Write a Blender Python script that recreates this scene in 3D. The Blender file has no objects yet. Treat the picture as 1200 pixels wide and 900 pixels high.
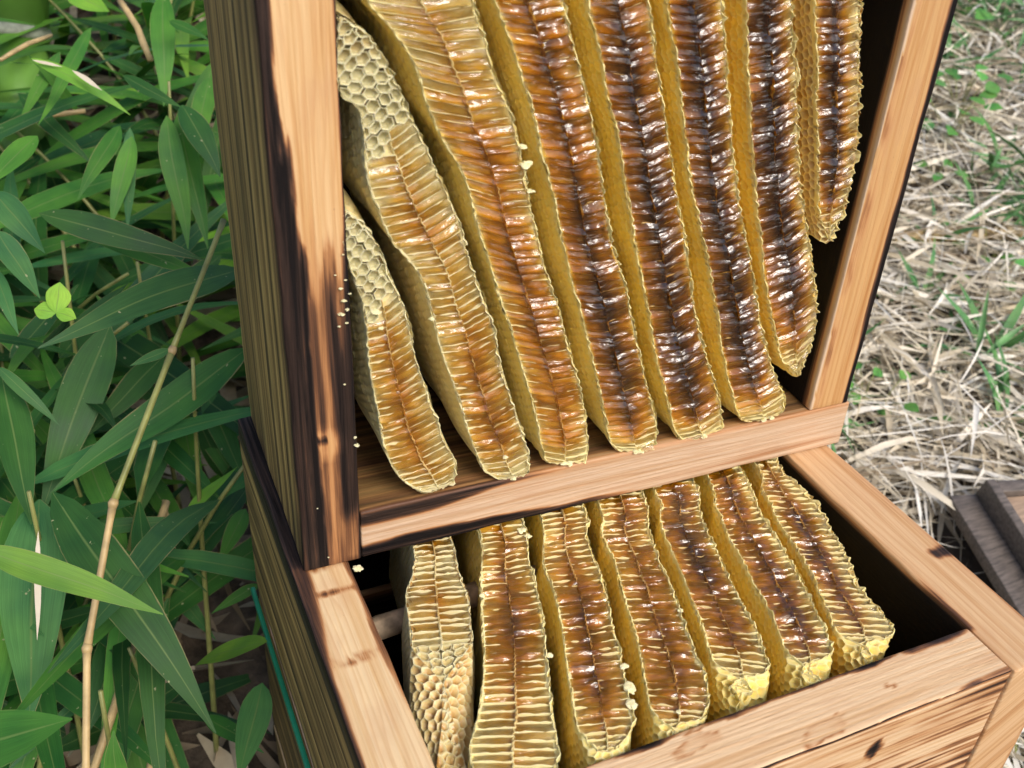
import bpy, bmesh, math, random, json
import numpy as np
from mathutils import Vector, Matrix, noise

rnd = random.Random(7)
nr = np.random.default_rng(7)
S = bpy.context.scene
COL = S.collection

# ---------------------------------------------------------------- camera
CAM_POS = (-0.05888, -0.17214, 0.33438)
CAM_R = ((0.91371881, 0.18439327, -0.36210091), (-0.40265496, 0.53071509, -0.74579519), (0.0546528, 0.82724882, 0.55917123))
cd = bpy.data.cameras.new('camera')
cam = bpy.data.objects.new('camera', cd)
COL.objects.link(cam)
m = Matrix(CAM_R).to_4x4()
m.translation = CAM_POS
cam.matrix_world = m
cd.sensor_width = 36
cd.lens = 35.407
cd.clip_start = 0.01
cd.clip_end = 200
cd.dof.use_dof = True
cd.dof.focus_distance = 0.5
cd.dof.aperture_fstop = 16
S.camera = cam

# ---------------------------------------------------------------- light: bright thin overcast, broad sun from front right above
SUN_EL, SUN_AZ = math.radians(44), math.radians(168)     # azimuth from +Y toward +X
w = bpy.data.worlds.new('World')
S.world = w
w.use_nodes = True
wn = w.node_tree.nodes
sky = wn.new('ShaderNodeTexSky')
sky.sky_type = 'NISHITA'
sky.sun_disc = False
sky.sun_elevation = SUN_EL
sky.sun_rotation = SUN_AZ
sky.air_density = 1.0
sky.dust_density = 3.0
w.node_tree.links.new(sky.outputs[0], wn['Background'].inputs[0])
wn['Background'].inputs[1].default_value = 0.12
sl = bpy.data.lights.new('sun', 'SUN')
sl.energy = 1.5
sl.angle = math.radians(27)
sl.color = (1.0, 0.95, 0.88)
sun = bpy.data.objects.new('sun', sl)
COL.objects.link(sun)
d = Vector((math.sin(SUN_AZ) * math.cos(SUN_EL), math.cos(SUN_AZ) * math.cos(SUN_EL), math.sin(SUN_EL)))
sun.rotation_euler = d.to_track_quat('Z', 'Y').to_euler()
S.view_settings.view_transform = 'Standard'
S.view_settings.look = 'None'
S.view_settings.gamma = 1
S.view_settings.exposure = 0.6

# ---------------------------------------------------------------- helpers
def tag(o, label=None, cat=None, group=None, kind=None):
    if label: o['label'] = label
    if cat: o['category'] = cat
    if group: o['group'] = group
    if kind: o['kind'] = kind
    return o

def empty(name, loc=(0, 0, 0)):
    o = bpy.data.objects.new(name, None)
    o.empty_display_size = 0.02
    COL.objects.link(o)
    o.location = loc
    return o

def mesh(name, V, F, mat=None, parent=None, smooth=True, attrs=None, uv=None, color=None):
    """V (n,3) array, F list of index lists (or (m,k) array); attrs {name: (n,) floats}; uv (n,2) per vertex"""
    me = bpy.data.meshes.new(name)
    V = np.asarray(V, float)
    me.from_pydata(V.tolist(), [], F.tolist() if isinstance(F, np.ndarray) else F)
    if smooth: me.polygons.foreach_set('use_smooth', np.ones(len(me.polygons), bool))
    for k, v in (attrs or {}).items():
        a = me.attributes.new(k, 'FLOAT', 'POINT')
        a.data.foreach_set('value', np.asarray(v, np.float32))
    if uv is not None:
        l = me.uv_layers.new(name='UVMap')
        idx = np.empty(len(me.loops), int)
        me.loops.foreach_get('vertex_index', idx)
        l.data.foreach_set('uv', np.asarray(uv, np.float32)[idx].ravel())
    if mat: me.materials.append(mat)
    me.update()
    o = bpy.data.objects.new(name, me)
    COL.objects.link(o)
    if parent is not None:
        o.parent = parent
        o.matrix_parent_inverse = Matrix.Identity(4)
        o.location = -Vector(parent.location) if parent.parent is None else (0, 0, 0)
    if color: o.color = color
    return o

def grid_faces(nu, nv, base=0):
    i, j = np.meshgrid(np.arange(nu - 1), np.arange(nv - 1), indexing='ij')
    a = (i * nv + j).ravel() + base
    return np.stack([a, a + 1, a + nv + 1, a + nv], 1)

class N:
    """tiny node helper"""
    def __init__(s, name):
        s.m = bpy.data.materials.new(name)
        s.m.use_nodes = True
        s.t = s.m.node_tree
        s.b = s.t.nodes['Principled BSDF']
    def n(s, typ, **k):
        x = s.t.nodes.new('ShaderNode' + typ)
        ins = k.pop('ins', {})
        for a, b in k.items(): setattr(x, a, b)
        for a, b in ins.items(): s.set(x.inputs[a], b)
        return x
    def set(s, inp, v):
        if isinstance(v, bpy.types.NodeSocket): s.t.links.new(v, inp)
        else: inp.default_value = v
    def P(s, **k):
        for a, b in k.items(): s.set(s.b.inputs[a.replace('_', ' ')], b)
    def attr(s, nm): return s.n('Attribute', attribute_name=nm).outputs['Fac']
    def math(s, op, a, b=0.0, clamp=False):
        x = s.n('Math', operation=op, use_clamp=clamp)
        s.set(x.inputs[0], a); s.set(x.inputs[1], b)
        return x.outputs[0]
    def ramp(s, fac, stops):
        x = s.n('ValToRGB')
        e = x.color_ramp.elements
        while len(e) < len(stops): e.new(0.5)
        for q, (p, c) in zip(e, stops):
            q.position = p
            q.color = (*c, 1) if len(c) == 3 else c
        s.set(x.inputs[0], fac)
        return x.outputs[0]
    def mix(s, f, a, b, typ='MIX'):
        x = s.n('Mix', data_type='RGBA', blend_type=typ)
        s.set(x.inputs[0], f); s.set(x.inputs[6], a); s.set(x.inputs[7], b)
        return x.outputs[2]
    def noise(s, vec, scale, detail=3.0, rough=0.55, dist=0.0):
        x = s.n('TexNoise', ins={'Vector': vec, 'Scale': scale, 'Detail': detail, 'Roughness': rough, 'Distortion': dist})
        return x.outputs[0]
    def scale(s, vec, xyz):
        x = s.n('Mapping')
        s.set(x.inputs[0], vec)
        x.inputs['Scale'].default_value = xyz
        return x.outputs[0]
    def obj(s): return s.n('TexCoord').outputs['Object']
    def uv(s): return s.n('TexCoord').outputs['UV']
    def bump(s, h, strength=0.5, dist=0.001):
        x = s.n('Bump', ins={'Height': h, 'Strength': strength, 'Distance': dist})
        s.set(s.b.inputs['Normal'], x.outputs[0])
        return x.outputs[0]

def gray(v): return (v, v, v)

# ---------------------------------------------------------------- materials
def mat_wood():
    q = N('scorched_cedar')
    g = q.scale(q.uv(), (12, 520, 1))
    fine = q.noise(g, 1.0, 4, 0.6, 0.4)
    rings = q.noise(q.scale(q.uv(), (1.6, 120, 1)), 1.0, 2, 0.5, 0.6)
    oc = q.n('ObjectInfo').outputs['Color']
    tone = q.math('ADD', q.math('MULTIPLY', fine, 0.4), q.math('MULTIPLY', rings, 0.6))
    lightw = q.ramp(tone, [(0.30, (0.56, 0.36, 0.22)), (0.42, (0.84, 0.72, 0.58)), (0.54, (1, 1, 1)), (0.62, (1.04, 1.02, 0.98)), (0.72, (0.66, 0.46, 0.32))])
    base = q.mix(1.0, oc, lightw, 'MULTIPLY')
    # growth rings: thin reddish latewood lines along the board
    sp = q.n('SeparateXYZ', ins={0: q.uv()})
    warp = q.noise(q.scale(q.uv(), (3.0, 26, 1)), 1.0, 3, 0.55)
    fr = q.math('FRACT', q.math('ADD', q.math('MULTIPLY', sp.outputs[1], 300.0), q.math('MULTIPLY', warp, 9.0)))
    line = q.ramp(fr, [(0.0, gray(0)), (0.55, gray(0.10)), (0.90, gray(0.85)), (1.0, gray(0.1))])
    base = q.mix(q.math('MULTIPLY', line, q.math('MULTIPLY', fine, 0.85)), base, q.mix(1.0, oc, (0.72, 0.50, 0.34, 1), 'MULTIPLY'))
    # blotches: stains that belong to the wood
    bl = q.noise(q.scale(q.uv(), (30, 60, 1)), 1.0, 3)
    base = q.mix(q.math('MULTIPLY', q.ramp(bl, [(0.52, gray(0)), (0.75, gray(1))]), 0.35), base, (0.50, 0.26, 0.14, 1))
    speck = q.noise(q.scale(q.uv(), (500, 700, 1)), 1.0, 2)
    base = q.mix(q.ramp(speck, [(0.74, gray(0)), (0.80, gray(0.5))]), base, (0.16, 0.08, 0.05, 1))
    ch = q.attr('char')
    on = q.math('MULTIPLY', q.math('MINIMUM', q.math('ABSOLUTE', ch), 0.35), 1.6)
    chn = q.math('ADD', q.math('MINIMUM', ch, 1.5), q.math('MULTIPLY', q.math('SUBTRACT', q.math('ADD', q.math('MULTIPLY', tone, 0.5), q.math('MULTIPLY', q.noise(q.scale(q.uv(), (7, 330, 1)), 1.0, 4, 0.7, 0.8), 0.5)), 0.5), q.math('MULTIPLY', on, 4.2)), True)
    cc = q.ramp(chn, [(0.0, (0.62, 0.33, 0.15)), (0.30, (0.42, 0.19, 0.07)), (0.55, (0.14, 0.055, 0.022)), (0.78, (0.032, 0.017, 0.012)), (1.0, (0.010, 0.008, 0.008))])
    col = q.mix(q.ramp(chn, [(0.05, gray(0)), (0.30, gray(1))]), base, cc)
    # weathered outer face: olive brown with dark streaks along the grain
    st = q.noise(q.scale(q.uv(), (0.8, 150, 1)), 1.0, 3, 0.6, 0.3)
    wcol = q.ramp(st, [(0.33, (0.040, 0.022, 0.008)), (0.43, (0.16, 0.098, 0.032)), (0.55, (0.39, 0.255, 0.080)), (0.70, (0.64, 0.47, 0.18))])
    wcol = q.mix(1.0, wcol, q.ramp(q.noise(q.scale(q.uv(), (9, 34, 1)), 1.0, 4, 0.6, 0.6), [(0.3, (0.50, 0.46, 0.40)), (0.7, (1.35, 1.25, 1.10))]), 'MULTIPLY')
    wcol = q.mix(q.math('MULTIPLY', q.math('MAXIMUM', ch, 0.0), 1.0, True), wcol, (0.014, 0.012, 0.010, 1))
    col = q.mix(q.attr('weather'), col, wcol)
    pale = q.math('MULTIPLY', q.math('MAXIMUM', q.math('MULTIPLY', ch, -1.0), 0.0), 1.0, True)
    col = q.mix(pale, col, (0.78, 0.68, 0.55, 1))
    q.P(Base_Color=col, Roughness=q.ramp(chn, [(0.0, gray(0.62)), (1.0, gray(0.6))]))
    q.set(q.b.inputs['Specular IOR Level'], q.ramp(chn, [(0.6, gray(0.5)), (1.0, gray(0.10))]))
    h = q.math('ADD', q.math('MULTIPLY', fine, 0.7), q.math('MULTIPLY', q.noise(q.scale(q.uv(), (120, 500, 1)), 1.0, 3), 0.5))
    q.bump(h, 0.55, 0.0012)
    return q.m

def mat_honey():
    q = N('honey')
    hn = q.attr('hon')
    o = q.obj()
    n1 = q.noise(o, 260, 3, 0.6)
    n2 = q.noise(o, 70, 2)
    f = q.math('ADD', hn, q.math('MULTIPLY', q.math('SUBTRACT', q.math('ADD', n1, n2), 1.0), 0.34), True)
    c = q.ramp(f, [(0.0, (0.80, 0.72, 0.40)), (0.13, (0.64, 0.49, 0.20)), (0.28, (0.52, 0.31, 0.075)), (0.45, (0.46, 0.215, 0.018)),
                   (0.60, (0.24, 0.110, 0.010)), (0.80, (0.085, 0.042, 0.008)), (1.0, (0.035, 0.017, 0.008))])
    # streaks along the cell: the film follows the cell axis
    uv = q.uv()
    hgt = q.math('ADD', q.math('MULTIPLY', q.noise(q.scale(uv, (2.2, 1.7, 1)), 1.0, 2, 0.5, 0.5), 0.7), q.math('MULTIPLY', q.noise(q.scale(uv, (5.0, 5.5, 1)), 1.0, 2, 0.5, 0.3), 0.3))
    bp = q.n('Bump', ins={'Height': hgt, 'Strength': 0.38, 'Distance': 0.0020})
    nrm = bp.outputs[0]
    dif = q.n('BsdfDiffuse', ins={'Color': c, 'Normal': nrm})
    tint = q.ramp(f, [(0.0, (0.97, 0.94, 0.82)), (0.16, (0.92, 0.80, 0.50)), (0.32, (0.95, 0.74, 0.28)), (0.48, (0.88, 0.58, 0.12)), (0.62, (0.74, 0.47, 0.07)), (0.80, (0.46, 0.28, 0.04)), (1.0, (0.25, 0.14, 0.022))])
    tra = q.n('BsdfTransparent', ins={'Color': tint})
    m1 = q.n('MixShader', ins={0: q.ramp(hn, [(0.0, gray(0.22)), (0.4, gray(0.16)), (1.0, gray(0.30))])})
    q.t.links.new(tra.outputs[0], m1.inputs[1]); q.t.links.new(dif.outputs[0], m1.inputs[2])
    glo = q.n('BsdfGlossy', ins={'Color': (1, 1, 1, 1), 'Roughness': 0.035, 'Normal': nrm})
    fr = q.n('Fresnel', ins={'IOR': 1.62, 'Normal': nrm})
    m2 = q.n('MixShader', ins={0: q.math('MULTIPLY', fr.outputs[0], q.ramp(hn, [(0.0, gray(0.9)), (0.3, gray(1.2))]))})
    q.t.links.new(m1.outputs[0], m2.inputs[1]); q.t.links.new(glo.outputs[0], m2.inputs[2])
    out = [x for x in q.t.nodes if x.type == 'OUTPUT_MATERIAL'][0]
    q.t.links.new(m2.outputs[0], out.inputs[0])
    return q.m

def mat_wax():
    q = N('beeswax')
    t = q.attr('tone')          # 0 pale fresh rim ... 1 deep ochre wall
    hn = q.attr('hon')          # honey soaked; on open cell walls also shade painted inside the cells
    oc = q.n('ObjectInfo').outputs['Color']
    o = q.obj()
    n1 = q.noise(o, 180, 4, 0.65)
    n2 = q.noise(o, 45, 2)
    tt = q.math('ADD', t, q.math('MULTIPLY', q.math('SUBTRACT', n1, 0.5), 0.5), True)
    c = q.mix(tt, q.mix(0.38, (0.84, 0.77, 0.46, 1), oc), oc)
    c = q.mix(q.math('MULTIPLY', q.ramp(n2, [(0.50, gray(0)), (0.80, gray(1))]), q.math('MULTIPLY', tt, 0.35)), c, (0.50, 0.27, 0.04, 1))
    hf = q.math('ADD', hn, q.math('MULTIPLY', q.math('SUBTRACT', n1, 0.5), 0.25), True)
    hc = q.ramp(hf, [(0.0, (0.84, 0.76, 0.48)), (0.25, (0.70, 0.52, 0.22)), (0.5, (0.47, 0.23, 0.05)), (0.75, (0.20, 0.075, 0.015)), (1.0, (0.07, 0.028, 0.010))])
    c = q.mix(q.math('MULTIPLY', hn, 3.0, True), c, hc)
    q.P(Base_Color=c, Roughness=q.ramp(hn, [(0.0, gray(0.5)), (0.5, gray(0.16))]), IOR=1.44, Subsurface_Weight=0.25,
        Subsurface_Radius=(1.0, 0.7, 0.25), Subsurface_Scale=0.002)
    q.bump(q.noise(o, 700, 2, 0.6), 0.3, 0.0006)
    return q.m

def mat_leaf(name, tipdry=True):
    q = N(name)
    uv = q.uv()
    sx = q.n('SeparateXYZ', ins={0: uv})
    u, v = sx.outputs[0], sx.outputs[1]
    oc = q.n('ObjectInfo').outputs['Color']
    rn = q.n('ObjectInfo').outputs['Random']
    veins = q.noise(q.scale(uv, (2.5, 38, 1)), 1.0, 2)
    c = q.mix(1.0, oc, q.ramp(veins, [(0.3, gray(0.80)), (0.7, gray(1.12))]), 'MULTIPLY')
    o = q.obj()
    big = q.noise(o, 30, 2)
    c = q.mix(1.0, c, q.ramp(big, [(0.3, (0.62, 0.76, 0.80)), (0.7, (1.40, 1.22, 0.95))]), 'MULTIPLY')
    mid = q.ramp(q.math('ABSOLUTE', q.math('SUBTRACT', v, 0.5)), [(0.0, gray(0.75)), (0.035, gray(0))])
    c = q.mix(mid, c, (0.16, 0.24, 0.07, 1))
    if tipdry:
        e = q.math('ADD', u, q.math('MULTIPLY', q.noise(o, 40, 3), 0.16))
        c = q.mix(q.ramp(e, [(1.0, gray(0)), (1.03, gray(1))]), c, (0.42, 0.32, 0.17, 1))
        edge = q.math('ADD', q.math('ABSOLUTE', q.math('SUBTRACT', v, 0.5)), q.math('MULTIPLY', q.noise(o, 26, 3), 0.16))
        c = q.mix(q.ramp(edge, [(0.560, gray(0)), (0.60, gray(0.85))]), c, (0.36, 0.30, 0.13, 1))
        sp = q.noise(o, 240, 2)
        c = q.mix(q.ramp(sp, [(0.72, gray(0)), (0.76, gray(0.8))]), c, (0.40, 0.40, 0.22, 1))
    q.P(Base_Color=c, Roughness=q.ramp(big, [(0.3, gray(0.40)), (0.7, gray(0.58))]), IOR=1.38)
    q.bump(veins, 0.25, 0.0006)
    # light through the blade
    tr = q.n('BsdfTranslucent', ins={'Color': q.mix(1.0, c, (1.3, 1.5, 0.5, 1), 'MULTIPLY')})
    mx = q.n('MixShader', ins={0: 0.22})
    out = [x for x in q.t.nodes if x.type == 'OUTPUT_MATERIAL'][0]
    q.t.links.new(q.b.outputs[0], mx.inputs[1]); q.t.links.new(tr.outputs[0], mx.inputs[2]); q.t.links.new(mx.outputs[0], out.inputs[0])
    return q.m

def mat_dry():
    q = N('dry_leaf')
    t = q.attr('tone')
    o = q.obj()
    nn = q.noise(o, 90, 3)
    f = q.math('ADD', t, q.math('MULTIPLY', q.math('SUBTRACT', nn, 0.5), 0.25), True)
    c = q.ramp(f, [(0.0, (0.12, 0.085, 0.05)), (0.3, (0.28, 0.21, 0.13)), (0.6, (0.55, 0.47, 0.33)), (0.85, (0.74, 0.66, 0.52)), (1.0, (0.84, 0.79, 0.69))])
    q.P(Base_Color=c, Roughness=0.6)
    return q.m

def mat_plain(name, col, rough=0.5, nscale=40, var=0.25, bump=0.2, dist=0.001, stretch=(1, 1, 1)):
    q = N(name)
    v = q.scale(q.obj(), stretch)
    nn = q.noise(v, nscale, 4)
    lo = tuple(c * (1 - var) for c in col); hi = tuple(min(1, c * (1 + var)) for c in col)
    q.P(Base_Color=q.ramp(nn, [(0.3, lo), (0.7, hi)]), Roughness=rough)
    if bump: q.bump(nn, bump, dist)
    return q.m

M_wood = mat_wood()
M_honey = mat_honey()
M_wax = mat_wax()
M_leaf = mat_leaf('bamboo_leaf')
M_weed = mat_leaf('weed_leaf', False)
M_dry = mat_dry()
M_soil = mat_plain('soil', (0.085, 0.062, 0.042), 0.9, 60, 0.55, 0.8, 0.01)
M_stick = mat_plain('stick_bark', (0.46, 0.34, 0.22), 0.7, 160, 0.45, 0.5, 0.001)
M_culm = mat_plain('young_culm', (0.24, 0.25, 0.075), 0.4, 60, 0.3, 0.1)
M_culmdry = mat_plain('dry_culm', (0.46, 0.33, 0.15), 0.5, 90, 0.3, 0.2)
M_bigculm = mat_plain('green_bamboo', (0.13, 0.28, 0.045), 0.35, 14, 0.25, 0.05)
M_node = mat_plain('bamboo_node', (0.30, 0.32, 0.24), 0.6, 80, 0.4, 0.3)
M_green = mat_plain('green_plastic', (0.012, 0.22, 0.11), 0.35, 50, 0.15, 0.05)
M_dark = mat_plain('dark_stained_wood', (0.13, 0.105, 0.088), 0.5, 60, 0.45, 0.5, 0.0015, (1, 6, 6))
M_panel = mat_plain('brown_board', (0.36, 0.25, 0.17), 0.6, 45, 0.25, 0.3, 0.001, (1, 9, 9))

# ---------------------------------------------------------------- ground
def gz(x, y):
    y = np.asarray(y, float)
    s = (y - 0.22) / 0.12
    soft = 0.12 * np.log1p(np.exp(np.clip(s, -40, 40)))
    return -0.425 + 0.34 * np.where(soft < 2.2, soft, 2.2 + (soft - 2.2) * 0.3)

xs = np.concatenate([[-60, -20, -8, -4], np.linspace(-2, 3.2, 66), [5, 9, 20, 60]])
ys = np.concatenate([[-60, -20, -8, -3], np.linspace(-1, 3.2, 56), [5, 9, 20, 60]])
gx, gy = np.meshgrid(xs, ys, indexing='ij')
ggz = gz(gx, np.minimum(gy, 9)) + np.array([noise.noise((a * 3, b * 3, 0)) for a, b in zip(gx.ravel(), gy.ravel())]).reshape(gx.shape) * 0.025
ggz -= 0.004
ground = mesh('ground', np.stack([gx.ravel(), gy.ravel(), ggz.ravel()], 1), grid_faces(len(xs), len(ys)), M_soil)
tag(ground, 'dark soil slope under bamboo and dry leaf litter', kind='structure')

# ---------------------------------------------------------------- planks and hive boxes
def loops(L, step, r):
    n = max(2, int(round((L - 2 * r) / step)))
    return np.concatenate([[0, r * 0.3], np.linspace(r, L - r, n + 1), [L - r * 0.3, L]])

def fbm(x, y, z=0.0):
    return noise.fractal((x, y, z), 1.0, 2.0, 3)

def plank(parent, O, ea, eb, ec, dims, char, frame=None, quad=None, step=(0.0032, 0.0011, 0.008), r=0.0010, color=(0.72, 0.50, 0.32, 1), seed=0.0, name='plank'):
    """rounded board: a along the grain, b across (outer face -> inner face), c up to the rim. char(a,b,c)->(char, weather)"""
    L = dims
    A, Bq, Cq = loops(L[0], step[0], r), loops(L[1], step[1], r), loops(L[2], step[2], r)
    na, nb, nc = len(A), len(Bq), len(Cq)
    idx = {}
    V = []
    F = []
    def vid(i, j, k):
        key = (i, j, k)
        if key not in idx:
            idx[key] = len(V)
            V.append((A[i], Bq[j], Cq[k]))
        return idx[key]
    for k in (0, nc - 1):
        for i in range(na - 1):
            for j in range(nb - 1):
                f = [vid(i, j, k), vid(i + 1, j, k), vid(i + 1, j + 1, k), vid(i, j + 1, k)]
                F.append(f if k else f[::-1])
    for j in (0, nb - 1):
        for i in range(na - 1):
            for k in range(nc - 1):
                f = [vid(i, j, k), vid(i + 1, j, k), vid(i + 1, j, k + 1), vid(i, j, k + 1)]
                F.append(f if j == 0 else f[::-1])
    for i in (0, na - 1):
        for j in range(nb - 1):
            for k in range(nc - 1):
                f = [vid(i, j, k), vid(i, j + 1, k), vid(i, j + 1, k + 1), vid(i, j, k + 1)]
                F.append(f[::-1] if i == 0 else f)
    P = np.array(V)
    Ld = np.array(L)
    inner = np.clip(P, r, Ld - r)
    dl = P - inner
    ln = np.linalg.norm(dl, axis=1, keepdims=True)
    P2 = np.where(ln > 1e-9, inner + dl / np.maximum(ln, 1e-9) * r, P)
    # worn, slightly uneven arrises
    for q in range(len(P2)):
        a, b, c = P2[q]
        on = (b < r * 1.5 or b > L[1] - r * 1.5) and (c < r * 1.5 or c > L[2] - r * 1.5)
        wv = fbm(a * 28 + seed, b * 28, c * 28) * 0.0006 if on else fbm(a * 12 + seed, b * 30, c * 30) * 0.00025
        P2[q, 1] += wv if b < L[1] / 2 else -wv
        P2[q, 2] += -abs(wv) * 0.7 if c > L[2] / 2 else 0
    ch = np.empty(len(P2)); we = np.empty(len(P2))
    for q in range(len(P2)):
        ch[q], we[q] = char(*P2[q])
    uvc = np.stack([P2[:, 0], P2[:, 1] + P2[:, 2] * 1.0 + seed], 1)
    if quad is not None:      # plan corners: a0b0, a1b0, a1b1, a0b1 in (x, y) of the frame
        Q = np.array(quad, float)
        s, t = P2[:, 0] / L[0], P2[:, 1] / L[1]
        xy = ((1 - s) * (1 - t))[:, None] * Q[0] + (s * (1 - t))[:, None] * Q[1] + (s * t)[:, None] * Q[2] + ((1 - s) * t)[:, None] * Q[3]
        W = np.column_stack([xy, P2[:, 2] + O[2]])
    else:
        W = np.array(O) + P2[:, :1] * np.array(ea) + P2[:, 1:2] * np.array(eb) + P2[:, 2:3] * np.array(ec)
    if frame is not None:
        o, B = frame
        W = np.array(o) + W @ np.array(B).T
    # keep faces outward whatever the handedness
    v0, v1, v2 = W[F[0][0]], W[F[0][1]], W[F[0][2]]
    cen = W.mean(0)
    if np.dot(np.cross(v1 - v0, v2 - v0), v0 - cen) < 0: F = [f[::-1] for f in F]
    return mesh(name, W, F, M_wood, parent, True, {'char': ch, 'weather': we}, uvc, color)

def sm(x, a, b):
    t = min(1.0, max(0.0, (x - a) / (b - a)))
    return t * t * (3 - 2 * t)

T = 0.026
H = 0.13
def common(b, c, w, h):
    """charred inner face, weathered outer face (0 at the rim)"""
    inner = sm(b, w - 0.0010, w - 0.0001) * sm(h - c, 0.0006, 0.004)
    outer = (1 - sm(b, 0.0001, 0.0009)) * sm(h - c, 0.0004, 0.0016)
    return inner, outer

def c_low_left(a, b, c):           # a = y
    i, o = common(b, c, T, H)
    n = fbm(a * 40, b * 90)
    ch = 0.95 * sm(a, 0.160, 0.172) * (1 - 0.35 * sm(b, 0.008, 0.016))
    ch = max(ch, 0.75 * (1 - sm(b, 0.0008 + 0.004 * sm(a, 0.10, 0.17), 0.0022 + 0.007 * sm(a, 0.08, 0.17) + 0.001 * n)))
    ch = max(ch, 0.70 * sm(b, T - 0.0035 - 0.002 * n, T - 0.0005) * sm(a, 0.06, 0.12))
    ch = max(ch, (0.26 + 0.3 * fbm(a * 90, b * 300)) * (1 - sm(abs(a - 0.108 - 0.02 * (b - T / 2) - 0.002 * fbm(b * 200, 3)), 0.001, 0.0035 + 0.002 * n)))
    ch = max(ch, 0.55 * (1 - sm(abs(a - 0.1475), 0.0003, 0.0012)))
    if o > 0.01: ch = max(0.95 * (1 - sm(H - c, 0.004 + 0.006 * sm(a, 0.0, 0.2), 0.020)), 0.0)
    ch = max(ch, 1.35 * i)
    return ch, o

def c_low_right(a, b, c):          # a = y, b from outer (right) to inner
    i, o = common(b, c, T, H)
    n = fbm(a * 50 + 5, b * 90)
    ch = -0.8 * sm(b, T - 0.0022 - 0.001 * n, T - 0.0012) * sm(a, 0.04, 0.08)
    ch = max(ch, 0.75 * sm(b, T - 0.0030 - 0.002 * n, T - 0.0008) * (1 - sm(a, 0.045, 0.075)) * sm(a, 0.022, 0.027)) if a < 0.075 else ch
    ch = max(ch, 0.8 * (1 - sm(math.hypot((a - 0.070), (b - 0.003) * 0.7), 0.003, 0.0060 + 0.003 * n)))
    ch = max(ch, 0.22 * (1 - sm(b, 0.001, 0.004)))
    i *= sm(a, 0.024, 0.028)
    return max(ch, 1.35 * i) if i > 0.02 else ch, o * 0.6

def c_low_front(a, b, c):          # a = x, b from outer (front) to inner
    w = T
    i, o = common(b, c, w, H)
    n = fbm(a * 45 + 9, b * 80)
    ch = (0.62 + 0.7 * n) * sm(b, w - 0.0022 - 0.0035 * n - 0.003 * sm(a, 0.19, 0.24), w - 0.0006)
    ch = max(ch, (0.45 + 0.9 * n) * (1 - sm(b, 0.0002, 0.0010 + 0.0030 * sm(a, 0.2, 0.25))) * sm(a, 0.17, 0.21))
    if o > 0.01:
        st = fbm(a * 5, c * 420 + 3) + 0.5 * fbm(a * 18, c * 40)
        ch = max(0.0, 0.12 + 0.95 * st + 0.45 * (1 - sm(H - c, 0.001, 0.006)))
        k = math.hypot((a - 0.178) / 0.0035, (H - c - 0.020) / 0.007)
        ch = max(ch, 1.0 - sm(k, 0.6, 1.3))
        o = 0.0
    return max(ch, 1.35 * i), o

def c_up_left(a, b, c):            # a = height Y, b from outer to inner, c toward the viewer
    i, o = common(b, c, 0.0268, H)
    n = fbm(a * 22, b * 260) * 0.0035
    edge = 0.0042 + 0.006 * (1 - sm(a, 0.14, 0.23)) + n
    ch = 0.93 * (1 - sm(b, edge - 0.0010, edge + 0.0016))
    low = 1 - sm(a + n * 7 + (b - 0.012) * 1.0, 0.130, 0.182)
    s1 = math.exp(-((b - 0.0098 - 0.002 * fbm(a * 9, 3)) / 0.0011) ** 2)
    s2 = math.exp(-((b - 0.0150 - 0.002 * fbm(a * 9, 7) + 0.003 * (0.1 - a) * 10 * 0.2) / 0.0016) ** 2)
    s3 = sm(b, 0.016, 0.021) * (1 - sm(a, 0.020, 0.034))
    dark = 0.80 - 0.42 * max(s1, s2 * 0.95, s3)
    knot = 1 - sm(math.hypot(a - 0.069, b - 0.0125), 0.004, 0.011)
    dark -= 0.35 * knot
    if math.hypot(a - 0.071, b - 0.0118) < 0.0022: dark = 0.95
    ch = max(ch, dark * low)
    ch = max(ch, 0.5 * (1 - sm(a, 0.002, 0.009)), 0.92 * sm(b, 0.0268 - 0.0016 - 0.006 * low * sm(a, 0.03, 0.05), 0.0268 - 0.0006))
    if o > 0.01: ch = 0.25 * (1 - sm(a, 0.0, 0.05)) + 0.9 * (1 - sm(H - c, 0.0005, 0.003))
    return max(ch, 1.35 * i), o

def c_up_bottom(a, b, c):          # a = x, b from outer (down) to inner (floor), c toward the viewer
    i, o = common(b, c, 0.0268, H)
    n = fbm(a * 30, b * 70 + 4)
    ed = 0.0070 * (1 - sm(a, 0.03, 0.16)) + 0.002 * n
    ch = 0.9 * (1 - sm(b, ed - 0.001, ed + 0.003)) * (1 - sm(a, 0.10, 0.19))
    ed2 = 0.0055 * (1 - sm(a, 0.03, 0.075)) + 0.0014
    ch = max(ch, 0.80 * sm(b, 0.0268 - ed2 - 0.002, 0.0268 - ed2 + 0.0012) * (1 - 0.75 * sm(a, 0.06, 0.11)))
    if i > 0.02:
        return max(ch * (1 - i), (0.50 + 0.35 * fbm(a * 5, c * 420)) * i), 0.55 * i
    return ch, o

def c_up_right(a, b, c):           # a = height Y, b from outer (right) to inner
    i, o = common(b, c, 0.025, H)
    n = fbm(a * 40 + 3, b * 90)
    ch = 0.97 * (1 - sm(b, 0.0022, 0.0052 + 0.0015 * n))
    ch = max(ch, 0.30 * sm(b, 0.016, 0.022) * (0.6 + n))
    if b > 0.025 - 0.0009 - 0.0006 * n and i < 0.3: ch = -0.45
    return max(ch, 1.3 * i) if i >= 0.3 else ch, o

def c_dark(a, b, c): return 1.35, 0.0
def c_out(a, b, c):
    i, o = common(b, c, T, H)
    return max(0.95 * i, 0.3 * (1 - sm(abs(H / 2 - c), H / 2 - 0.015, H / 2))), o

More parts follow.
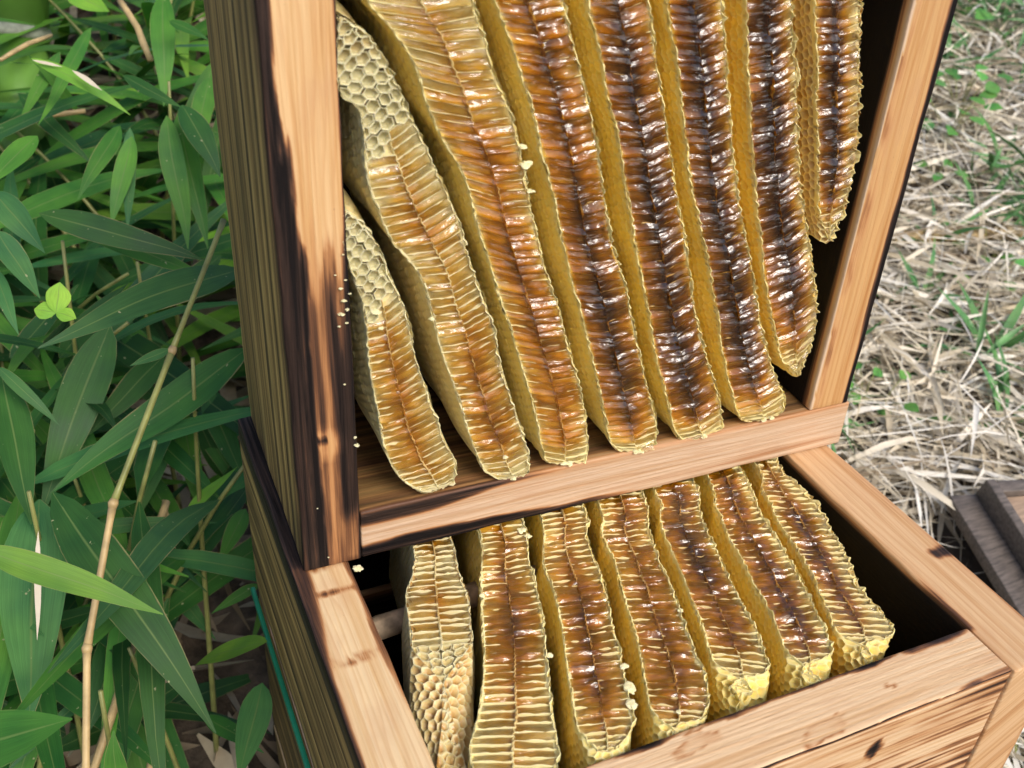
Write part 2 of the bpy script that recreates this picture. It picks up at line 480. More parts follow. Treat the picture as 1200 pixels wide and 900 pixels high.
SAL = (0.66, 0.43, 0.23, 1)
lower = empty('hive_box', (0.15, 0.15, -H))
tag(lower, 'open lower wooden hive box lying flat with seven cut combs, charred inside', 'hive box', 'wooden hive boxes of the opened beehive')
Z0 = (0, 0, -H)
plank(lower, Z0, 0, 0, 0, (0.293, T, H), c_low_left, quad=[(0, -.0007), (0, .293), (T, .293), (T, -.0007)], color=(0.76, 0.56, 0.32, 1), seed=0.3)
plank(lower, Z0, 0, 0, 0, (0.293, T, H), c_low_right, quad=[(0.3045, -.0012), (0.2985, .293), (0.2735, .293), (0.2745, -.0012)], color=SAL, seed=1.7)
plank(lower, Z0, 0, 0, 0, (0.2485, T, H), c_low_front, quad=[(0.0263, 0), (0.2744, 0), (0.2737, .0262), (0.0263, .0262)], color=(0.74, 0.53, 0.32, 1), seed=2.9, step=(0.003, 0.0011, 0.0016))
plank(lower, Z0, 0, 0, 0, (0.2475, T, H), c_dark, quad=[(0.0263, .2925), (0.2733, .2925), (0.2733, .2665), (0.0263, .2665)], seed=4.1, step=(0.01, 0.01, 0.02))

# the stack below
for bi, z in enumerate((-2 * H - 0.002, -3 * H - 0.004)):
    hb = empty('hive_box', (0.15, 0.15, z))
    tag(hb, 'weathered closed hive box directly under the open lower box' if bi == 0 else 'lowest weathered hive box standing on the ground', 'hive box', 'wooden hive boxes of the opened beehive')
    for q4, ln in (([(0, 0), (0, .293), (T, .293), (T, 0)], 0.293), ([(0.3, 0), (0.3, .293), (0.3 - T, .293), (0.3 - T, 0)], 0.293),
                   ([(T + .0003, .0005), (0.2737, .0005), (0.2737, T), (T + .0003, T)], 0.2474), ([(T + .0003, .2925), (0.2737, .2925), (0.2737, .2665), (T + .0003, .2665)], 0.2474)):
        plank(hb, (0, 0, z), 0, 0, 0, (ln, T, H), c_out, quad=q4, seed=z * 7, step=(0.02, 0.01, 0.008))

# upper box, opened and stood on its side across the rim: frame = (origin, columns X right, Y up the face, Z toward the viewer)
U_O = (0.0054, 0.1635, 0.0006)
yaw, tilt = -0.0172, 0.0189
cy_, sy_, ct_, st_ = math.cos(yaw), math.sin(yaw), math.cos(tilt), math.sin(tilt)
U_B = np.array([[cy_, -sy_, 0], [sy_, cy_, 0], [0, 0, 1]]) @ np.array([[1, 0, 0], [0, st_, -ct_], [0, ct_, st_]])
UF = (U_O, U_B)
upper = empty('hive_box', (0.15, 0.22, 0.0))
tag(upper, 'upper wooden hive box stood on its side showing eight cut combs', 'hive box', 'wooden hive boxes of the opened beehive')
UH = 0.30
def ub(O, ea, eb, dims, char, **k):
    return plank(upper, O, ea, eb, (0, 0, 1), dims, char, frame=UF, **k)
ub((0, 0, -H), (0, 1, 0), (1, 0, 0), (UH, 0.0268, H), c_up_left, color=(0.72, 0.48, 0.24, 1), seed=5.5)
ub((0.0270, 0, -H), (1, 0, 0), (0, 1, 0), (0.2755, 0.0276, H), c_up_bottom, color=(0.60, 0.43, 0.29, 1), seed=6.2, step=(0.004, 0.0011, 0.002))
ub((0.3005, 0.0278, -H), (0, 1, 0), (-1, 0, 0), (UH - 0.0278, 0.025, H), c_up_right, color=(0.58, 0.34, 0.14, 1), seed=7.8)
ub((0.0270, UH, -H), (1, 0, 0), (0, -1, 0), (0.2482, 0.026, H), c_out, seed=8.4, step=(0.02, 0.01, 0.02))
lid = plank(upper, (0.0270, 0.0278, -H - 0.0), (1, 0, 0), (0, 1, 0), (0, 0, 1), (0.2482, UH - 0.0278 - 0.0262, 0.010), c_dark, frame=UF, seed=9.0, step=(0.03, 0.03, 0.01), name='ceiling_board')

# ---------------------------------------------------------------- measured tables (metres, world or plane coordinates)
TAB = json.loads('''{"U":{"A":[[[0.0257,0.1727],[0.0258,0.1597],[0.0292,0.1435],[0.0326,0.132],[0.0332,0.1181],[0.0338,0.1032],[0.0359,0.0878],[0.0387,0.0629],[0.0446,0.0443],[0.0546,0.0317]],[[0.0264,0.174],[0.0331,0.1679],[0.0395,0.1553],[0.0454,0.1398],[0.0499,0.1251],[0.0538,0.1047],[0.0575,0.0911],[0.0618,0.0759],[0.0676,0.0578],[0.0728,0.0444],[0.073,0.0328]]],"B":[[[0.0274,0.2431],[0.0263,0.2199],[0.0328,0.2125],[0.0348,0.2001],[0.036,0.185],[0.0389,0.1741],[0.0437,0.1598],[0.0515,0.1502],[0.0572,0.1384],[0.0609,0.1231],[0.0651,0.1067],[0.0691,0.093],[0.0746,0.0744],[0.0809,0.0526],[0.0874,0.0361],[0.0937,0.0283]],[[0.0281,0.2439],[0.035,0.2391],[0.0408,0.2322],[0.0474,0.2199],[0.0523,0.2071],[0.0579,0.1963],[0.0623,0.1855],[0.0705,0.1681],[0.0748,0.1529],[0.078,0.144],[0.0826,0.1299],[0.0881,0.1151],[0.0925,0.0962],[0.0974,0.0791],[0.1039,0.0592],[0.1094,0.0406],[0.1106,0.028]]],"C":[[[0.0377,0.2504],[0.0402,0.2448],[0.0446,0.2401],[0.0507,0.2322],[0.055,0.223],[0.0579,0.2136],[0.0612,0.2048],[0.066,0.1962],[0.0723,0.1848],[0.0772,0.1727],[0.0801,0.1614],[0.0837,0.1508],[0.0885,0.1354],[0.0943,0.1173],[0.1005,0.0991],[0.1086,0.0734],[0.1151,0.0478],[0.1188,0.0326]],[[0.0748,0.2495],[0.0772,0.2419],[0.0801,0.2344],[0.0819,0.2292],[0.0843,0.221],[0.0895,0.2111],[0.0951,0.1975],[0.0979,0.1862],[0.1017,0.1716],[0.106,0.1523],[0.1133,0.1315],[0.1198,0.1159],[0.1257,0.096],[0.132,0.0783],[0.1381,0.0568],[0.1415,0.0363],[0.141,0.027]]],"D":[[[0.0828,0.2489],[0.0853,0.2433],[0.089,0.2354],[0.0936,0.2245],[0.0981,0.2131],[0.1024,0.2005],[0.1071,0.1863],[0.1124,0.1703],[0.1177,0.1519],[0.1238,0.1315],[0.1323,0.1072],[0.1398,0.0837],[0.147,0.0582],[0.1529,0.0386],[0.1577,0.0302]],[[0.1098,0.2482],[0.1152,0.2331],[0.1205,0.2189],[0.1261,0.2032],[0.1319,0.1838],[0.1368,0.1637],[0.1417,0.1451],[0.1485,0.1302],[0.1566,0.1065],[0.1657,0.0785],[0.1745,0.0551],[0.1799,0.038],[0.1801,0.0262]]],"E":[[[0.1195,0.2478],[0.1242,0.2358],[0.1294,0.2206],[0.1326,0.2088],[0.139,0.1931],[0.1458,0.1694],[0.1515,0.1501],[0.1585,0.1286],[0.1672,0.101],[0.1748,0.0767],[0.1825,0.0564],[0.1893,0.0379],[0.1955,0.0273]],[[0.146,0.2468],[0.1515,0.2267],[0.1573,0.2076],[0.1641,0.1868],[0.1722,0.1613],[0.1795,0.1402],[0.1855,0.1202],[0.1911,0.1037],[0.1972,0.0872],[0.2053,0.0692],[0.2139,0.0496],[0.2202,0.0295]]],"F":[[[0.1535,0.2465],[0.159,0.2302],[0.1662,0.2069],[0.1744,0.1787],[0.1829,0.1541],[0.1899,0.1367],[0.1959,0.1208],[0.2036,0.0992],[0.2093,0.0821],[0.2163,0.0634],[0.2242,0.0442],[0.2309,0.0314]],[[0.1783,0.2455],[0.184,0.2261],[0.1899,0.2044],[0.1976,0.176],[0.2066,0.1511],[0.2137,0.1342],[0.2207,0.1169],[0.228,0.0964],[0.2354,0.0786],[0.2456,0.0585],[0.2561,0.0409],[0.258,0.0307]]],"G":[[[0.1902,0.2451],[0.1928,0.2307],[0.1981,0.2112],[0.2044,0.1871],[0.2131,0.1569],[0.2232,0.1277],[0.2324,0.1013],[0.242,0.0789],[0.2511,0.062],[0.26,0.0519]],[[0.2115,0.2443],[0.2184,0.2228],[0.2264,0.1953],[0.2336,0.1699],[0.2422,0.1467],[0.2522,0.1226],[0.2607,0.1013],[0.2652,0.0821],[0.2656,0.0679],[0.2645,0.053]]],"H":[[[0.2233,0.2438],[0.2301,0.2211],[0.2347,0.2017],[0.2421,0.175],[0.2501,0.1478],[0.2558,0.1319]],[[0.2459,0.2429],[0.2524,0.2208],[0.259,0.1968],[0.265,0.1731],[0.266,0.1544],[0.2655,0.1438],[0.2657,0.1305]]]},"L":{"a":[[[0.0581,0.1653],[0.0558,0.1563],[0.0507,0.1463],[0.045,0.1381],[0.0422,0.1275],[0.0392,0.1153],[0.0352,0.1017],[0.0307,0.0844],[0.0283,0.0632],[0.0273,0.0452],[0.0268,0.0357]],[[0.0769,0.1621],[0.0738,0.1483],[0.072,0.1382],[0.071,0.1271],[0.0675,0.1151],[0.063,0.101],[0.0565,0.0838],[0.0488,0.0638],[0.0413,0.0497],[0.0381,0.0409],[0.0351,0.0324]]],"b":[[[0.091,0.1627],[0.0865,0.1485],[0.0797,0.133],[0.075,0.1205],[0.0705,0.1075],[0.0657,0.0949],[0.0601,0.0823],[0.0542,0.0698],[0.0488,0.0621],[0.043,0.0541],[0.0396,0.0463],[0.039,0.0378]],[[0.1149,0.1617],[0.112,0.1503],[0.1067,0.1378],[0.1036,0.1252],[0.0999,0.1116],[0.0951,0.0971],[0.0916,0.087],[0.086,0.0743],[0.0823,0.0634],[0.0781,0.0506],[0.0745,0.04],[0.0701,0.0318],[0.066,0.0271]]],"c":[[[0.1241,0.1603],[0.1176,0.1457],[0.1111,0.1319],[0.1098,0.1216],[0.1078,0.112],[0.1044,0.0989],[0.0998,0.0869],[0.0949,0.0737],[0.0917,0.0639],[0.0866,0.049],[0.0844,0.0395],[0.0836,0.0314]],[[0.1482,0.1596],[0.1429,0.1493],[0.1377,0.1331],[0.1355,0.1209],[0.1316,0.1076],[0.1261,0.0917],[0.1213,0.0766],[0.1174,0.065],[0.1144,0.0565],[0.1111,0.0485],[0.1086,0.0413],[0.1053,0.0347],[0.0991,0.0278]]],"d":[[[0.1564,0.1594],[0.1501,0.1467],[0.1468,0.1361],[0.1449,0.1229],[0.1411,0.111],[0.1369,0.0976],[0.133,0.0837],[0.1293,0.0725],[0.1253,0.062],[0.1198,0.0488],[0.1166,0.0391],[0.1147,0.0319],[0.1154,0.0264]],[[0.1831,0.1596],[0.1726,0.1397],[0.1676,0.1245],[0.1636,0.1073],[0.1605,0.0938],[0.1555,0.0783],[0.1523,0.0668],[0.1498,0.0565],[0.148,0.0483],[0.1442,0.0393],[0.1388,0.0322],[0.1324,0.0267],[0.1246,0.0246]]],"e":[[[0.1893,0.1587],[0.184,0.1464],[0.1773,0.1326],[0.1744,0.1181],[0.1706,0.1041],[0.167,0.0907],[0.1634,0.0786],[0.1606,0.0678],[0.1568,0.0578],[0.1536,0.0491],[0.1515,0.0393],[0.152,0.0325]],[[0.2134,0.1588],[0.2036,0.1392],[0.1982,0.1222],[0.1942,0.1069],[0.1904,0.0912],[0.1877,0.0794],[0.1859,0.07],[0.1837,0.0611],[0.1798,0.051],[0.1781,0.0436],[0.1743,0.0371],[0.1672,0.0322],[0.1587,0.0299]]],"f":[[[0.2216,0.1573],[0.2141,0.141],[0.2074,0.1201],[0.2046,0.1056],[0.2017,0.0942],[0.1987,0.0822],[0.1965,0.0704],[0.1931,0.0586],[0.1895,0.0493],[0.1857,0.0417],[0.1827,0.0329],[0.1828,0.0271]],[[0.2432,0.1586],[0.2372,0.1412],[0.2323,0.1231],[0.2285,0.107],[0.2256,0.0927],[0.2218,0.0782],[0.2184,0.0661],[0.215,0.0562],[0.2118,0.046],[0.2082,0.038],[0.2026,0.0321],[0.194,0.0266]]],"g":[[[0.2539,0.1594],[0.2448,0.1443],[0.2421,0.1322],[0.2374,0.1184],[0.2354,0.1071],[0.2323,0.0927],[0.2289,0.0797],[0.224,0.0657],[0.2188,0.0531],[0.2162,0.0433],[0.215,0.0354],[0.2155,0.0291]],[[0.266,0.1582],[0.2646,0.1478],[0.2645,0.1357],[0.2648,0.1238],[0.2622,0.1121],[0.2584,0.0998],[0.2555,0.0891],[0.2516,0.0779],[0.246,0.0655],[0.2454,0.0553],[0.2441,0.0456],[0.2421,0.0387],[0.2339,0.0323],[0.2253,0.0284]]]}}''')
LEAF = json.loads('''[[0.039,0.748,0.118,0.022,0.677,0.048,0.0212,"m"],[-0.069,0.645,0.101,-0.01,0.602,0.069,0.0113,"l"],[-0.009,0.639,0.085,0.028,0.609,0.068,0.01,"d"],[0.028,0.61,0.069,0.043,0.561,0.03,0.0221,"d"],[0.017,0.618,0.059,0.011,0.544,-0.015,0.0188,"m"],[0.026,0.627,0.057,0.028,0.56,-0.025,0.0191,"m"],[-0.012,0.597,0.053,-0.039,0.556,0.004,0.0151,"m"],[-0.011,0.618,0.052,-0.028,0.554,-0.0,0.0111,"b"],[-0.018,0.619,0.054,-0.058,0.565,0.023,0.0139,"m"],[-0.074,0.534,0.082,-0.11,0.495,0.067,0.0149,"m"],[-0.103,0.475,0.071,-0.082,0.442,0.043,0.0175,"b"],[-0.082,0.488,0.048,0.012,0.45,0.021,0.0186,"d"],[0.036,0.694,0.109,0.062,0.667,0.1,0.009,"d"],[-0.021,0.746,0.093,-0.074,0.632,0.059,0.0114,"m"],[-0.033,0.802,0.111,-0.003,0.777,0.099,0.0218,"l"],[-0.104,0.429,0.066,-0.088,0.395,0.038,0.0149,"b"],[-0.111,0.438,0.038,-0.104,0.402,0.012,0.0097,"b"],[0.029,0.407,0.03,-0.093,0.347,0.036,0.0224,"b"],[-0.055,0.5,0.024,0.015,0.462,0.001,0.0161,"m"],[-0.054,0.472,-0.031,-0.116,0.389,-0.113,0.0297,"d"],[0.027,0.4,-0.023,-0.105,0.351,-0.066,0.025,"d"],[-0.022,0.474,-0.064,-0.082,0.434,-0.09,0.0191,"d"],[-0.119,0.392,-0.002,-0.092,0.364,-0.031,0.0078,"b"],[-0.119,0.407,-0.017,-0.116,0.324,-0.065,0.0235,"d"],[-0.027,0.466,-0.113,-0.061,0.41,-0.154,0.0196,"b"],[-0.016,0.486,-0.118,-0.015,0.417,-0.175,0.0174,"m"],[-0.03,0.377,-0.13,0.007,0.375,-0.097,0.009,"l"],[0.004,0.491,-0.109,0.019,0.428,-0.157,0.0201,"d"],[-0.027,0.322,0.033,-0.049,0.312,0.034,0.0058,"b"],[-0.127,0.21,0.019,-0.057,0.175,-0.011,0.0138,"l"],[-0.1,0.318,-0.043,-0.043,0.189,-0.119,0.0285,"d"],[-0.112,0.347,-0.069,-0.135,0.234,-0.128,0.0369,"b"],[-0.149,0.149,-0.038,-0.1,0.142,-0.026,0.0257,"m"],[-0.073,0.359,-0.181,-0.115,0.29,-0.215,0.026,"d"],[-0.005,0.429,-0.16,-0.062,0.384,-0.183,0.0176,"d"],[0.005,0.322,-0.157,-0.029,0.303,-0.152,0.0082,"m"],[-0.007,0.222,-0.102,-0.044,0.269,-0.156,0.0159,"l"],[0.014,0.417,-0.172,-0.014,0.381,-0.185,0.0144,"m"],[-0.053,0.411,-0.213,-0.025,0.359,-0.236,0.0147,"b"],[-0.095,0.175,-0.129,-0.09,0.187,-0.094,0.0116,"m"],[-0.051,0.355,-0.267,-0.102,0.329,-0.262,0.0147,"d"],[-0.009,0.251,-0.169,-0.035,0.202,-0.184,0.0198,"b"],[0.079,0.777,0.051,0.018,0.703,-0.027,0.0182,"m"],[-0.091,0.514,-0.076,-0.035,0.52,-0.025,0.0174,"d"],[-0.091,0.48,-0.162,-0.124,0.499,-0.096,0.0178,"m"],[-0.022,0.458,-0.234,0.039,0.491,-0.154,0.0171,"d"],[-0.088,0.781,0.032,-0.039,0.713,-0.009,0.0149,"d"],[0.008,0.481,-0.19,-0.011,0.516,-0.11,0.0169,"d"],[-0.086,0.455,-0.193,-0.071,0.386,-0.239,0.0165,"d"],[-0.044,0.302,-0.246,-0.012,0.263,-0.25,0.0125,"d"],[-0.048,0.79,0.063,-0.091,0.727,0.028,0.0116,"m"],[0.066,0.726,0.052,0.035,0.659,0.003,0.0188,"m"],[-0.144,0.468,-0.138,-0.119,0.421,-0.169,0.0201,"d"],[0.04,0.581,-0.046,-0.02,0.544,-0.063,0.0141,"d"],[-0.126,0.549,-0.09,-0.069,0.558,-0.039,0.0155,"d"],[-0.043,0.775,0.015,-0.074,0.762,0.073,0.01,"m"]]''')
WEED = json.loads('''[[1.17,0.905,-0.162,"broad",9,0.03,0.09],[1.235,0.956,-0.145,"broad",8,0.028,0.09],[1.291,1.078,-0.103,"grass",9,0.1,0.12],[1.52,1.151,-0.078,"broad",6,0.05,0.08],[1.104,0.753,-0.213,"grass",6,0.12,0.06],[0.916,0.646,-0.249,"grass",7,0.09,0.07],[0.725,0.519,-0.29,"broad",5,0.022,0.05],[0.742,0.507,-0.294,"broad",3,0.02,0.05],[0.942,0.541,-0.283,"grass",7,0.13,0.08],[0.887,0.45,-0.311,"grass",8,0.13,0.08],[1.006,0.729,-0.222,"grass",5,0.1,0.05],[0.919,0.588,-0.268,"grass",5,0.08,0.06],[1.231,0.839,-0.184,"grass",7,0.12,0.08],[1.369,1.07,-0.106,"grass",6,0.1,0.09],[0.579,0.118,-0.38,"broad",7,0.03,0.06],[0.819,0.542,-0.283,"grass",4,0.07,0.05],[1.034,0.637,-0.252,"broad",4,0.025,0.05],[0.873,0.654,-0.246,"grass",4,0.07,0.05],[1.056,0.68,-0.238,"broad",4,0.022,0.05],[1.075,0.818,-0.191,"broad",5,0.022,0.05],[1.376,0.981,-0.136,"grass",6,0.1,0.09]]''')
STREAK = [[[-0.112,0.311,-0.063],[-0.122,0.265,-0.098],0.0035],[[-0.044,0.618,0.098],[-0.027,0.601,0.088],0.0035],[[-0.069,0.635,0.102],[-0.05,0.629,0.098],0.0022]]
CULM = [[0.018,0.386,0.075],[-0.026,0.322,0.032],[-0.07,0.26,-0.014],[-0.094,0.207,-0.056],[-0.104,0.16,-0.089]]
TAN = [[[-0.077,0.313,-0.17],[-0.114,0.244,-0.201],0.0055],[[-0.04,0.4,-0.135],[-0.057,0.374,-0.15],0.006],[[-0.042,0.401,-0.134],[-0.043,0.36,-0.165],0.0022],[[-0.075,0.286,-0.221],[-0.085,0.247,-0.225],0.005],[[0.007,0.779,0.106],[0.021,0.736,0.066],0.006],[[-0.11,0.771,0.007],[-0.037,0.756,0.021],0.005],[[-0.094,0.741,0.073],[-0.052,0.794,0.076],0.004]]
SEED = [[-0.078,0.359,0.056],[-0.083,0.355,0.049],[-0.079,0.354,0.047],[-0.082,0.374,0.041]]
BIGCULM = [[-0.073,1.046,0.055],[-0.08,1.038,0.023],[-0.103,1.001,-0.094]]
CR_U = [[0.023,0.1427,0.0016],[0.0241,0.1372,0.0022],[0.0253,0.1332,0.0018],[0.0228,0.1313,0.0024],[0.0247,0.1271,0.0014],[0.0216,0.1261,0.0013],[0.0266,0.1398,0.0014],[0.0252,0.146,0.0012],[0.026,0.0706,0.0016],[0.0266,0.0664,0.0022],[0.0247,0.157,0.001],[0.0213,0.1488,0.0009],[0.0227,0.0984,0.001],[0.0077,0.0364,0.0008],[0.0111,0.0065,0.0008]]
CANE = [[0.931,0.734,-0.23],[1.147,0.705,-0.24]]
WLEAF = [[0.71,0.51,-0.293],[0.752,0.49,-0.299]]
TORN = [[0.1182,0.2283],[0.1205,0.2301],[0.1233,0.2308],[0.1262,0.2234],[0.1292,0.2157],[0.1339,0.2043],[0.1363,0.1965],[0.1309,0.2072],[0.1267,0.2152],[0.1231,0.2223]]
LID = [[0.703,0.356,-0.312],[0.665,0.264,-0.333],[0.791,0.339,-0.317]]

# ---------------------------------------------------------------- honeycombs
CELL = 0.0046

def catmull(P, n):
    P = np.asarray(P, float)
    Q = np.vstack([2 * P[0] - P[1], P, 2 * P[-1] - P[-2]])
    out = []
    for i in range(1, len(Q) - 2):
        t = np.linspace(0, 1, 12, endpoint=False)[:, None]
        p0, p1, p2, p3 = Q[i - 1], Q[i], Q[i + 1], Q[i + 2]
        out.append(0.5 * (2 * p1 + (p2 - p0) * t + (2 * p0 - 5 * p1 + 4 * p2 - p3) * t ** 2 + (3 * p1 - p0 - 3 * p2 + p3) * t ** 3))
    out = np.vstack(out + [P[-1:]])
    # soften tracing wobble
    for _ in range(8): out[1:-1] = 0.5 * out[1:-1] + 0.25 * (out[:-2] + out[2:])
    return resample(out, n)

def resample(P, n):
    s = np.concatenate([[0], np.cumsum(np.linalg.norm(np.diff(P, axis=0), axis=1))])
    t = np.linspace(0, s[-1], n)
    return np.column_stack([np.interp(t, s, P[:, 0]), np.interp(t, s, P[:, 1])])

def n1d(x, seed):
    """cheap vector value noise"""
    x = np.asarray(x, float)
    i = np.floor(x).astype(int)
    f = x - i
    h = lambda k: (np.sin((k * 127.1 + seed * 311.7)) * 43758.5453) % 1.0
    f = f * f * (3 - 2 * f)
    return (h(i) * (1 - f) + h(i + 1) * f) * 2 - 1

def n2d(x, y, seed):
    ix, iy = np.floor(x).astype(int), np.floor(y).astype(int)
    fx, fy = x - ix, y - iy
    fx = fx * fx * (3 - 2 * fx); fy = fy * fy * (3 - 2 * fy)
    h = lambda a, b: (np.sin(a * 127.1 + b * 269.5 + seed * 311.7) * 43758.5453) % 1.0
    return ((h(ix, iy) * (1 - fx) + h(ix + 1, iy) * fx) * (1 - fy) + (h(ix, iy + 1) * (1 - fx) + h(ix + 1, iy + 1) * fx) * fy) * 2 - 1

def smooth(x, a, b):
    t = np.clip((x - a) / (b - a), 0, 1)
    return t * t * (3 - 2 * t)

def make_comb(key, L0, R0, put, label, group, cfg, seed):
    """put(x, y, h): plane coordinates + height over the cut plane -> world"""
    L0, R0 = np.array(L0), np.array(R0)
    ext = cfg.get('ext', 0.0)
    if ext:
        for A in (0, 1):
            P = (L0, R0)[A]
            d = np.array(cfg['extdir'])
            P = np.vstack([P[0] + d * ext, P])
            if A == 0: L0 = P
            else: R0 = P
    L, R = catmull(L0, 260), catmull(R0, 260)
    le, re = L[-1], R[-1]
    c = re - le
    dirv = (L[-1] - L[-22]) + (R[-1] - R[-22])
    dirv /= np.linalg.norm(dirv)
    bulge = cfg.get('tip', 0.35) * np.linalg.norm(c)
    th = np.linspace(0.08, math.pi / 2, 16)
    mid = (le + re) / 2
    tl = mid - c / 2 * np.cos(th)[:, None] + dirv * (bulge * np.sin(th))[:, None]
    tr = mid + c / 2 * np.cos(th)[:, None] + dirv * (bulge * np.sin(th))[:, None]
    Lf, Rf = resample(np.vstack([L, tl]), 400), resample(np.vstack([R, tr]), 400)
    lenL = np.linalg.norm(np.diff(Lf, axis=0), axis=1).sum()
    lenR = np.linalg.norm(np.diff(Rf, axis=0), axis=1).sum()
    length = (lenL + lenR) / 2
    uu = np.linspace(0, 1, 400)
    u_vis = ext / length                      # where the traced part begins
    # path: down L, round the tip, up R
    path = np.vstack([Lf, Rf[::-1][1:]])
    pu = np.concatenate([uu, uu[::-1][1:]])
    ps = np.concatenate([[0], np.cumsum(np.linalg.norm(np.diff(path, axis=0), axis=1))])
    tang = np.gradient(path, axis=0)
    k = np.ones(9) / 9
    tang = np.column_stack([np.convolve(np.pad(tang[:, i], 4, 'edge'), k, 'valid') for i in (0, 1)])
    tang /= np.linalg.norm(tang, axis=1, keepdims=True)
    nrm = np.column_stack([tang[:, 1], -tang[:, 0]])
    if np.sum((path - path.mean(0)) * nrm) < 0: nrm = -nrm
    tipd = (1 - pu) * length
    rr = cfg.get('round', 0.003) * (1 - smooth(tipd, cfg.get('r0', 0.006), cfg.get('r1', 0.022)))
    D0, DR = cfg.get('drop', (0.0, 0.03))      # length over which the end falls away, and by how much
    def drop(u):
        x = np.clip((u - (1 - D0 / length)) / (D0 / length + 1e-9), 0, 1) if D0 else np.zeros_like(u)
        return DR * (1 - np.sqrt(np.clip(1 - x * x * 0.96, 0, 1)))
    def at(s):
        return (np.column_stack([np.interp(s, ps, path[:, 0]), np.interp(s, ps, path[:, 1])]),
                np.column_stack([np.interp(s, ps, nrm[:, 0]), np.interp(s, ps, nrm[:, 1])]),
                np.interp(s, ps, pu), np.interp(s, ps, rr))
    def wallpos(s, t, pit):
        p, nn, u, r = at(s)
        nn = nn / np.linalg.norm(nn, axis=1, keepdims=True)
        right = s > lenL
        amp = np.where(right, cfg.get('ragR', 0.0005), cfg.get('ragL', 0.0003))
        saw = np.abs(((s / CELL * 1.0) % 1.0) - 0.5) * 2 - 0.5
        rag = (amp * (1.3 * saw + 0.8 * n1d(s / 0.0021, seed + 3)) + 0.0010 * n1d(s / 0.011, seed + 9)) * (1 - smooth(t, 0.0015, 0.012))
        bul = cfg.get('belly', 0.0012) * np.sin(np.clip(t / 0.10, 0, 1) * math.pi) + 0.0014 * n2d(s / 0.03, t / 0.03, seed)
        rs = np.maximum(r, 1e-6)
        phi = np.minimum(t / rs, math.pi / 2)
        inset = rs * (1 - np.sin(phi))
        dep = rs * (1 - np.cos(phi)) + np.maximum(t - rs * math.pi / 2, 0)
        off = rag * (r < 0.0035) + bul * smooth(t, 0.0, 0.02) - inset - pit * np.sin(phi)
        q = p + nn * off[:, None]
        return put(q[:, 0], q[:, 1], -dep - drop(u) + pit * -1.0 * np.cos(phi))
    # face point between the inset edges
    ir = np.interp(uu, pu[:400], rr[:400])
    nl = np.column_stack([nrm[:400, 0], nrm[:400, 1]])
    nR = nrm[::-1][:400]
    Li, Ri = Lf - nl * ir[:, None], Rf - nR * ir[:, None]
    def face(u, v, h):
        u = np.asarray(u, float); v = np.asarray(v, float)
        lx, ly = np.interp(u, uu, Li[:, 0]), np.interp(u, uu, Li[:, 1])
        rx, ry = np.interp(u, uu, Ri[:, 0]), np.interp(u, uu, Ri[:, 1])
        return put(lx * (1 - v) + rx * v, ly * (1 - v) + ry * v, h - drop(u))
    def width(u):
        return float(np.hypot(np.interp(u, uu, Ri[:, 0]) - np.interp(u, uu, Li[:, 0]), np.interp(u, uu, Ri[:, 1]) - np.interp(u, uu, Li[:, 1])))
    prof = np.array(cfg['hon'])
    rl, rr_ = cfg.get('rimL', 0.035), cfg.get('rimR', 0.045)
    def honf(u, v):
        x = np.clip((np.asarray(u) - u_vis) / (1 - u_vis), 0, 1)
        b = np.interp(x, prof[:, 0], prof[:, 1])
        b = b + 0.10 * n2d(u * length / 0.018, np.asarray(v) * 2.2, seed + 21)
        wob = 0.05 * n1d(u * length / 0.006, seed + 5)
        e = smooth(v, -0.02, rl + 0.05 + 0.6 * wob) * (1 - smooth(v, 1 - rr_ - 0.06 + 0.6 * wob, 1.02))
        mid = 0.74 + 0.42 * np.exp(-((v - 0.5) / 0.20) ** 2)
        mid = mid * (1 - 0.9 * smooth(x, cfg.get('pale0', 0.88), cfg.get('pale0', 0.88) + 0.10))
        return np.clip(b * (0.12 + 0.88 * e) * mid, 0, 1)
    root = empty('honeycomb', tuple(put(np.array([mid[0]]), np.array([mid[1]]), np.array([-0.10]))[0]))
    tag(root, label, 'honeycomb', group)

    # ---- side walls of hexagonal cells
    depth = cfg.get('depth', 0.118)
    pitch = CELL
    rad = pitch / math.sqrt(3)
    Stot = ps[-1]
    ni, nj = int(Stot / pitch) + 2, int(depth / (1.5 * rad)) + 1
    ii, jj = np.meshgrid(np.arange(ni), np.arange(nj), indexing='ij')
    ii, jj = ii.ravel(), jj.ravel()
    cs = (ii + 0.5 * (jj % 2)) * pitch
    ct = jj * 1.5 * rad + 0.3 * rad
    nc = len(cs)
    ang = math.pi / 2 + np.arange(6) * math.pi / 3
    opn = cfg.get('open', 0.25)
    pv = nr.random(nc)
    deep = cfg.get('pit', 0.0008) * (0.6 + 0.8 * pv) + (pv < opn) * cfg.get('opit', 0.0022)
    Vs, pit, tone, hon = [], [], [], []
    deep = deep + 0.0014 * smooth(np.interp(np.clip(cs, 0, Stot), ps, rr), 0.003, 0.007) * (ct < 0.03)
    for ring, (sc, pk) in enumerate(((1.0, 0.0), (0.80, 0.14), (0.52, 1.0))):
        s_ = cs[:, None] + sc * rad * np.cos(ang)[None] * 1.0
        t_ = ct[:, None] + sc * rad * np.sin(ang)[None]
        Vs.append(np.stack([s_, t_], 2)); pit.append(np.repeat((deep * pk)[:, None], 6, 1))
    ST = np.concatenate(Vs, 1).reshape(-1, 2)          # per cell 18 verts
    PT = np.concatenate(pit, 1).ravel()
    ST = ST + 0.0011 * np.stack([n2d(ST[:, 0] / 0.006, ST[:, 1] / 0.006, seed + 2), n2d(ST[:, 0] / 0.006 + 40, ST[:, 1] / 0.006, seed + 4)], 1)
